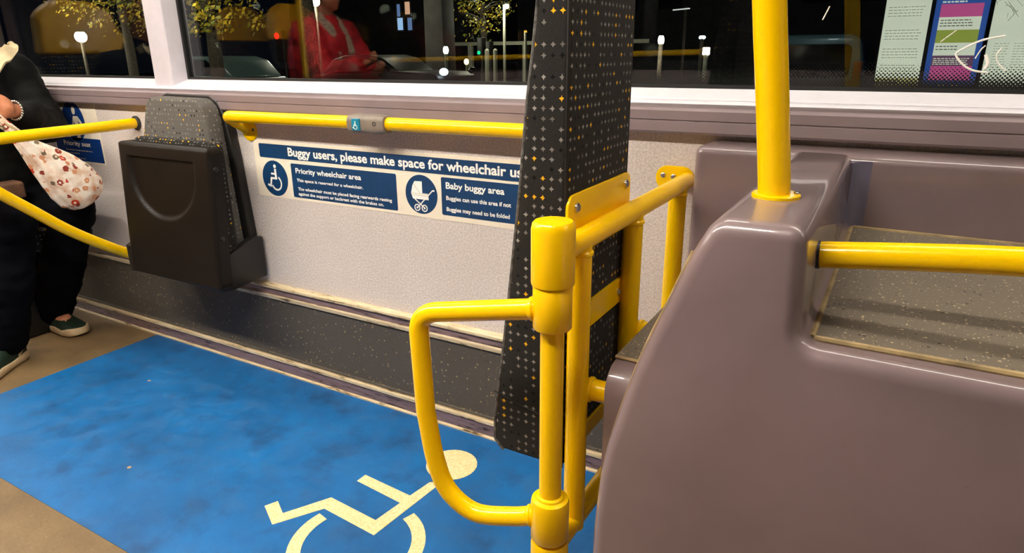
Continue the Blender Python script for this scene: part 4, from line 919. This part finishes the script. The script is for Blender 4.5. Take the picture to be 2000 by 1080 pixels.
# buildings
o = empty('apartment_building', (-26, 31, ZG), 'dark apartment building with a few lit windows', 'building')
MB().box(-34, -20.5, 30, 38, ZG, 14).build('wall', M['facade'], o, smooth=False)
for x, z, m, ww in ((-24.72, 3.54, 'lit_warm', 0.16), (-25.28, 2.73, 'lit_blue', 0.18), (-24.60, 2.71, 'lit_dim', 0.14), (-25.35, 3.44, 'lit_dim', 0.10)):
    f = MB().box(x-ww-0.1, x+ww+0.1, 29.95, 30.0, z-0.42, z+0.42).build('window', M['facade2'], o, smooth=False); MB().box(x-ww, x+ww, 29.92, 29.95, z-0.32, z+0.32).build('pane', M[m], f, smooth=False)
o = empty('office_building', (-12, 34, ZG), 'dim grey building behind the pale beam', 'building')
MB().box(-20, 4, 34, 42, ZG, 12).build('wall', M['facade'], o, smooth=False)
for i in range(9):
    for k in range(3):
        if (i*7+k*3) % 4: MB().box(-18.6+i*2.3, -17.4+i*2.3, 33.95, 34.0, 3.2+k*2.6, 4.7+k*2.6).build('window', M['car_glass'], o, smooth=False)
o = tag(MB().prism([(-12.42, ZG), (-11.72, ZG), (-11.78, 6), (-12.35, 6)], XZ, 15.0, 15.6).build('concrete_pillar', M['facade2'], bevel=0.03), 'tall grey concrete pillar across the street', 'pillar')
attach(lamp_or_fill((-11.6, 13.2, 2.6), 35), o)  # added point light in front of the pillar, without a fixture
def tree(x, y, zc, rx, rz, n, label, seed, mat='leaf', trunk=0.14):
    rnd = random.Random(seed); o = empty('tree', (x, y, ZG), label, 'tree')
    mb = MB().tube(spline([(x, y, ZG), (x+0.05, y, zc*0.5), (x-0.04, y, zc), (x, y, zc+rz*0.7)], 4), [trunk]*5+[trunk*0.8]*4+[trunk*0.4]*4, 10)
    for k in range(7):
        a = k*0.9+seed; z0 = zc-rz*0.3+k*rz*0.13
        mb.tube([(x, y, z0), (x+rx*0.4*math.cos(a), y+rx*0.4*math.sin(a), z0+rz*0.25), (x+rx*0.8*math.cos(a), y+rx*0.8*math.sin(a), z0+rz*0.3)], [trunk*0.35, trunk*0.2, trunk*0.08], 6)
    mb.build('trunk', M['bark'], o)
    mb = MB(); cl = [(x+rnd.uniform(-1, 1)*rx*0.75, y+rnd.uniform(-1, 1)*rx*0.6, zc+rnd.uniform(-0.8, 0.9)*rz) for _ in range(26)]
    for _ in range(n):
        c = rnd.choice(cl); p = Vector(c)+Vector((rnd.gauss(0, 1)*rx*0.17, rnd.gauss(0, 1)*rx*0.17, rnd.gauss(0, 1)*rz*0.15)); s = rnd.uniform(0.035, 0.07)
        a = Vector((rnd.gauss(0, 1), rnd.gauss(0, 1), rnd.gauss(0, 1))).normalized(); b_ = a.orthogonal().normalized(); c_ = a.cross(b_)
        mb.add([p-b_*s, p+c_*s*0.55, p+b_*s, p-c_*s*0.55], [(0, 1, 2, 3)], 0 if rnd.random() < 0.6 else 1)
    mb.build('foliage', [M[mat], M['leaf2' if mat == 'leaf' else 'leaf']], o, smooth=False)
    return o
t = tree(-12.05, 7.6, 2.31, 1.0, 0.87, 1300, 'autumn tree with yellow leaves at the left of the middle window', 3); attach(lamp_or_fill((-10.9, 6.4, 2.1), 32), t)  # bare light added beside the tree so its leaves show
t = tree(-20.4, 11.0, 2.9, 1.7, 1.25, 1300, 'autumn tree with yellow leaves beyond the left window', 8); attach(lamp_or_fill((-18.3, 9.0, 2.6), 60), t)  # added fill light for this crown, no lamp head
t = tree(-9.0, 7.2, 3.3, 0.9, 1.0, 500, 'slim tree with lit yellow leaves behind the mirrored red jacket', 15, trunk=0.13); attach(lamp_or_fill((-8.0, 5.8, 2.2), 22), t)  # leaves lit by an added light without a fixture
t = tree(-12.9, 19.0, 2.2, 1.0, 0.8, 500, 'dim olive tree behind the green traffic lights', 21, 'leaf2'); 
# parked cars
def hatchback(name, xr, y, label, paint, facing=-1, lamps=None):
    """side-on hatchback; xr = rear end x, nose towards facing*x"""
    o = empty(name, (xr+facing*1.9, y+0.8, ZG), label, 'car'); f = facing
    X = lambda u: xr+f*u
    body = [(0.05, 0.28), (0.0, 0.55), (0.04, 0.90), (0.55, 0.95), (2.6, 0.93), (3.5, 0.80), (3.8, 0.62), (3.85, 0.30)] if lamps is None else [(0.05, 0.28), (0.0, 0.55), (0.04, 0.90), (0.55, 1.0), (2.6, 1.03), (3.6, 1.0), (3.82, 0.90), (3.85, 0.30)]
    MB().prism([(X(u), ZG+v) for u, v in body], XZ, y, y+1.65).build('body', paint, o, bevel=0.07, bseg=4, bang=25)
    roof = [(0.10, 0.92), (0.55, 1.30), (0.95, 1.39), (1.75, 1.40), (2.15, 1.32), (2.75, 0.93)]
    MB().prism([(X(u), ZG+v) for u, v in roof], XZ, y+0.10, y+1.55).build('cabin', paint, o, bevel=0.06, bseg=4, bang=20)
    win = [(0.62, 0.97), (0.90, 1.25), (1.0, 1.31), (1.72, 1.32), (2.05, 1.26), (2.5, 0.97)]
    for yy in (y+0.085, y+1.545): MB().prism([(X(u), ZG+v) for u, v in win], XZ, yy, yy+0.02).build('side_window', M['car_glass'], o, smooth=False)
    for u in (0.72, 3.08):
        for yy in (y-0.01, y+1.46):
            wv = MB().lathe((X(u), yy, ZG+0.30), (0, 1, 0), [(0, 0.20), (0.02, 0.29), (0.18, 0.29), (0.2, 0.2)], 28).build('wheel', M['tyre'], o); MB().lathe((X(u), yy-0.005, ZG+0.30), (0, 1, 0), [(0, 0.05), (0.004, 0.18), (0.012, 0.18)], 20).build('hubcap', M['pale_post'], wv)
    MB().box(min(X(2.15), X(2.3)), max(X(2.15), X(2.3)), y-0.12, y, ZG+0.90, ZG+1.02).build('wing_mirror', paint, o, bevel=0.03)
    MB().box(min(X(0.0), X(0.12)), max(X(0.0), X(0.12)), y-0.004, y+0.2, ZG+0.70, ZG+0.88).build('tail_lamp', plain(name+'_tail_lamp', srgb(120, 20, 16), 0.3), o, bevel=0.01)
    for yy in (y+0.22, y+1.4): MB().sphere((X(3.84), yy, ZG+(0.66 if lamps is None else 1.02)), 0.10, sc=(1, 1, 0.8)).build('headlamp', lamps if lamps and yy < y+1 else M['car_glass'], o)
    return o
c = hatchback('car', -13.35, 9.0, 'pale teal hatchback parked beyond the middle window', M['car_paint']); attach(lamp_or_fill((-14.6, 6.0, 2.6), 45), c)  # unseen light added to bring out the parked hatchback
hatchback('car', -13.05, 11.2, 'black hatchback with a bright blue white headlamp', M['car_dark'], 1, M['lamp_blue'])
sph = empty('car', (-1.4, 10.9, ZG), 'pale teal van seen from behind beyond the right window', 'van')
prof = [(-2.16, 0.02), (-2.17, 0.95), (-2.05, 1.55), (-1.93, 1.64), (-0.80, 1.64), (-0.68, 1.55), (-0.56, 0.95), (-0.57, 0.02)]
MB().prism([(x, ZG+0.28+z-0.28+0.0) if False else (x, ZG+max(z, 0.25)) for x, z in prof], XZ, 10.0, 13.6).build('body', M['car_paint'], sph, bevel=0.08, bseg=4, bang=20)
MB().prism(rrect(-1.98, -0.80, ZG+1.02, ZG+1.50, 0.09), XZ, 9.975, 10.0).build('rear_window', M['car_glass'], sph, smooth=False)
MB().box(-1.6, -1.1, 9.98, 10.0, ZG+0.62, ZG+0.74).build('number_plate', M['pale_post'], sph, smooth=False)
for x in (-2.1, -0.72): MB().box(x-0.03, x+0.09, 9.98, 10.0, ZG+0.7, ZG+1.25).build('tail_lamp', M['shoe_red'], sph, bevel=0.01)
MB().box(-2.12, -0.62, 9.93, 10.02, ZG+0.32, ZG+0.50).build('bumper', M['black'], sph, bevel=0.03)
for x in (-2.0, -0.75):
    for yy in (10.7, 13.0): MB().lathe((x-0.1, yy, ZG+0.30), (1, 0, 0), [(0, 0.2), (0.02, 0.29), (0.18, 0.29), (0.2, 0.2)], 24).build('wheel', M['tyre'], sph)
attach(lamp_or_fill((-1.2, 7.2, 2.4), 16, (0.85, 0.95, 1.0)), sph)  # added cool fill light on the rear of the van, no lamp modelled

# poster cases of the bus stop beside the right window
def lit(name, col, s=0.9):
    t = NT(name); f = t.noise(t.pos(), 9, 3); c = t.mix(t.math('MULTIPLY', f, 0.35), col, tuple(x*0.6 for x in col[:3])+(1,))
    b = t.n('ShaderNodeBsdfPrincipled'); t.l(c, b.inputs['Base Color']); t.l(c, b.inputs['Emission Color']); b.inputs['Emission Strength'].default_value = s; b.inputs['Roughness'].default_value = 0.3
    t.l(b.outputs[0], t.out.inputs[0]); return t.m
PA = lit('backlit_paper', srgb(226, 228, 208)); PY = lit('backlit_yellow', srgb(214, 206, 130)); PB = lit('backlit_blue', srgb(50, 84, 160)); PP = lit('backlit_pink', srgb(198, 84, 142)); PG = lit('backlit_green', srgb(150, 160, 70)); PD = lit('backlit_plum', srgb(104, 70, 96)); PT = lit('backlit_grey_print', srgb(150, 152, 138)); PK = lit('backlit_dark_print', srgb(70, 70, 64))
YP = 2.6
def case(xa, xb, label):
    o = empty('poster_case', ((xa+xb)/2, YP, ZG), label, 'poster'); g = 0.008
    mb = MB(); mb.box(xa-g, xb+g, YP, YP+0.05, 0.50, 0.52); mb.box(xa-g, xb+g, YP, YP+0.05, 1.66, 1.68); mb.box(xa-g, xa, YP, YP+0.05, 0.52, 1.66); mb.box(xb, xb+g, YP, YP+0.05, 0.52, 1.66); mb.box(xa, xb, YP+0.03, YP+0.05, 0.52, 1.66)
    mb.build('frame', M['gasket'], o, smooth=False); MB().tube([((xa+xb)/2, YP+0.07, ZG), ((xa+xb)/2, YP+0.07, 1.6)], 0.02, 10).build('post', M['black'], o); return o
def bars(mb, xa, xb, z, step, n, h, rnd, frac=0.85):
    for k in range(n):
        x = xa
        while x < xa+(xb-xa)*frac:
            L = rnd.uniform(0.006, 0.02); mb.box(x, min(x+L, xb), YP+0.0195, YP+0.0215, z-k*step-h, z-k*step); x += L+0.004
rn = random.Random(5)
o = case(-0.160, 0.040, 'white timetable poster with rows of small print, leftmost of the lit posters')
s = MB().box(-0.160, 0.040, YP+0.022, YP+0.03, 0.52, 1.66).build('sheet', PA, o, smooth=False)
mb = MB(); bars(mb, -0.145, 0.015, 1.60, 0.016, 8, 0.005, rn); 
for z in (1.42, 1.31, 1.20, 1.11, 1.03): bars(mb, -0.145, 0.015, z, 0.014, 4, 0.004, rn, 0.95)
mb.build('print', PT, s, smooth=False)
MB().box(-0.157, 0.037, YP+0.020, YP+0.022, 0.90, 0.965).build('yellow_footer', PY, s, smooth=False); mb = MB(); bars(mb, -0.148, -0.05, 0.958, 0.014, 3, 0.006, rn); mb.build('footer_print', PK, s, smooth=False)
o = case(0.058, 0.282, 'blue poster with pink and green bands, middle of the lit posters')
s = MB().box(0.058, 0.282, YP+0.022, YP+0.03, 0.52, 1.66).build('sheet', PB, o, smooth=False)
for z0, z1, m, nm in ((1.255, 1.315, PP, 'pink_band'), (1.195, 1.255, PA, 'white_band'), (1.135, 1.195, PG, 'green_band'), (1.075, 1.135, PA, 'white_band'), (1.025, 1.075, PD, 'plum_band'), (0.955, 1.025, PP, 'pink_band')):
    MB().box(0.082, 0.258, YP+0.020, YP+0.022, z0, z1).build(nm, m, s, smooth=False)
mb = MB(); bars(mb, 0.09, 0.24, 1.242, 0.013, 3, 0.004, rn); bars(mb, 0.09, 0.2, 1.12, 0.014, 2, 0.004, rn); mb.build('print', PK, s, smooth=False)
mb = MB(); bars(mb, 0.085, 0.2, 1.37, 0.014, 4, 0.007, rn); bars(mb, 0.088, 0.24, 1.063, 0.009, 4, 0.004, rn, 0.95); bars(mb, 0.13, 0.22, 0.935, 0.012, 1, 0.006, rn); mb.build('white_print', PA, s, smooth=False)
o = case(0.300, 0.62, 'white map poster with thin route lines, rightmost of the lit posters')
s = MB().box(0.300, 0.62, YP+0.022, YP+0.03, 0.52, 1.66).build('sheet', PA, o, smooth=False)
mb = MB(); rn = random.Random(9)
for k in range(9):
    p = [Vector((rn.uniform(0.33, 0.6), YP+0.0205, rn.uniform(1.18, 1.5)))]
    for _ in range(4): p.append(p[-1]+Vector((rn.uniform(-0.05, 0.05), 0, rn.uniform(-0.05, 0.05))))
    mb.tube(p, 0.0016, 5)
for k in range(3): bars(mb, 0.33+0.08*k, 0.39+0.08*k, 1.13, 0.012, 16, 0.003, rn, 0.9)
mb.build('route_lines', PT, s, smooth=False)
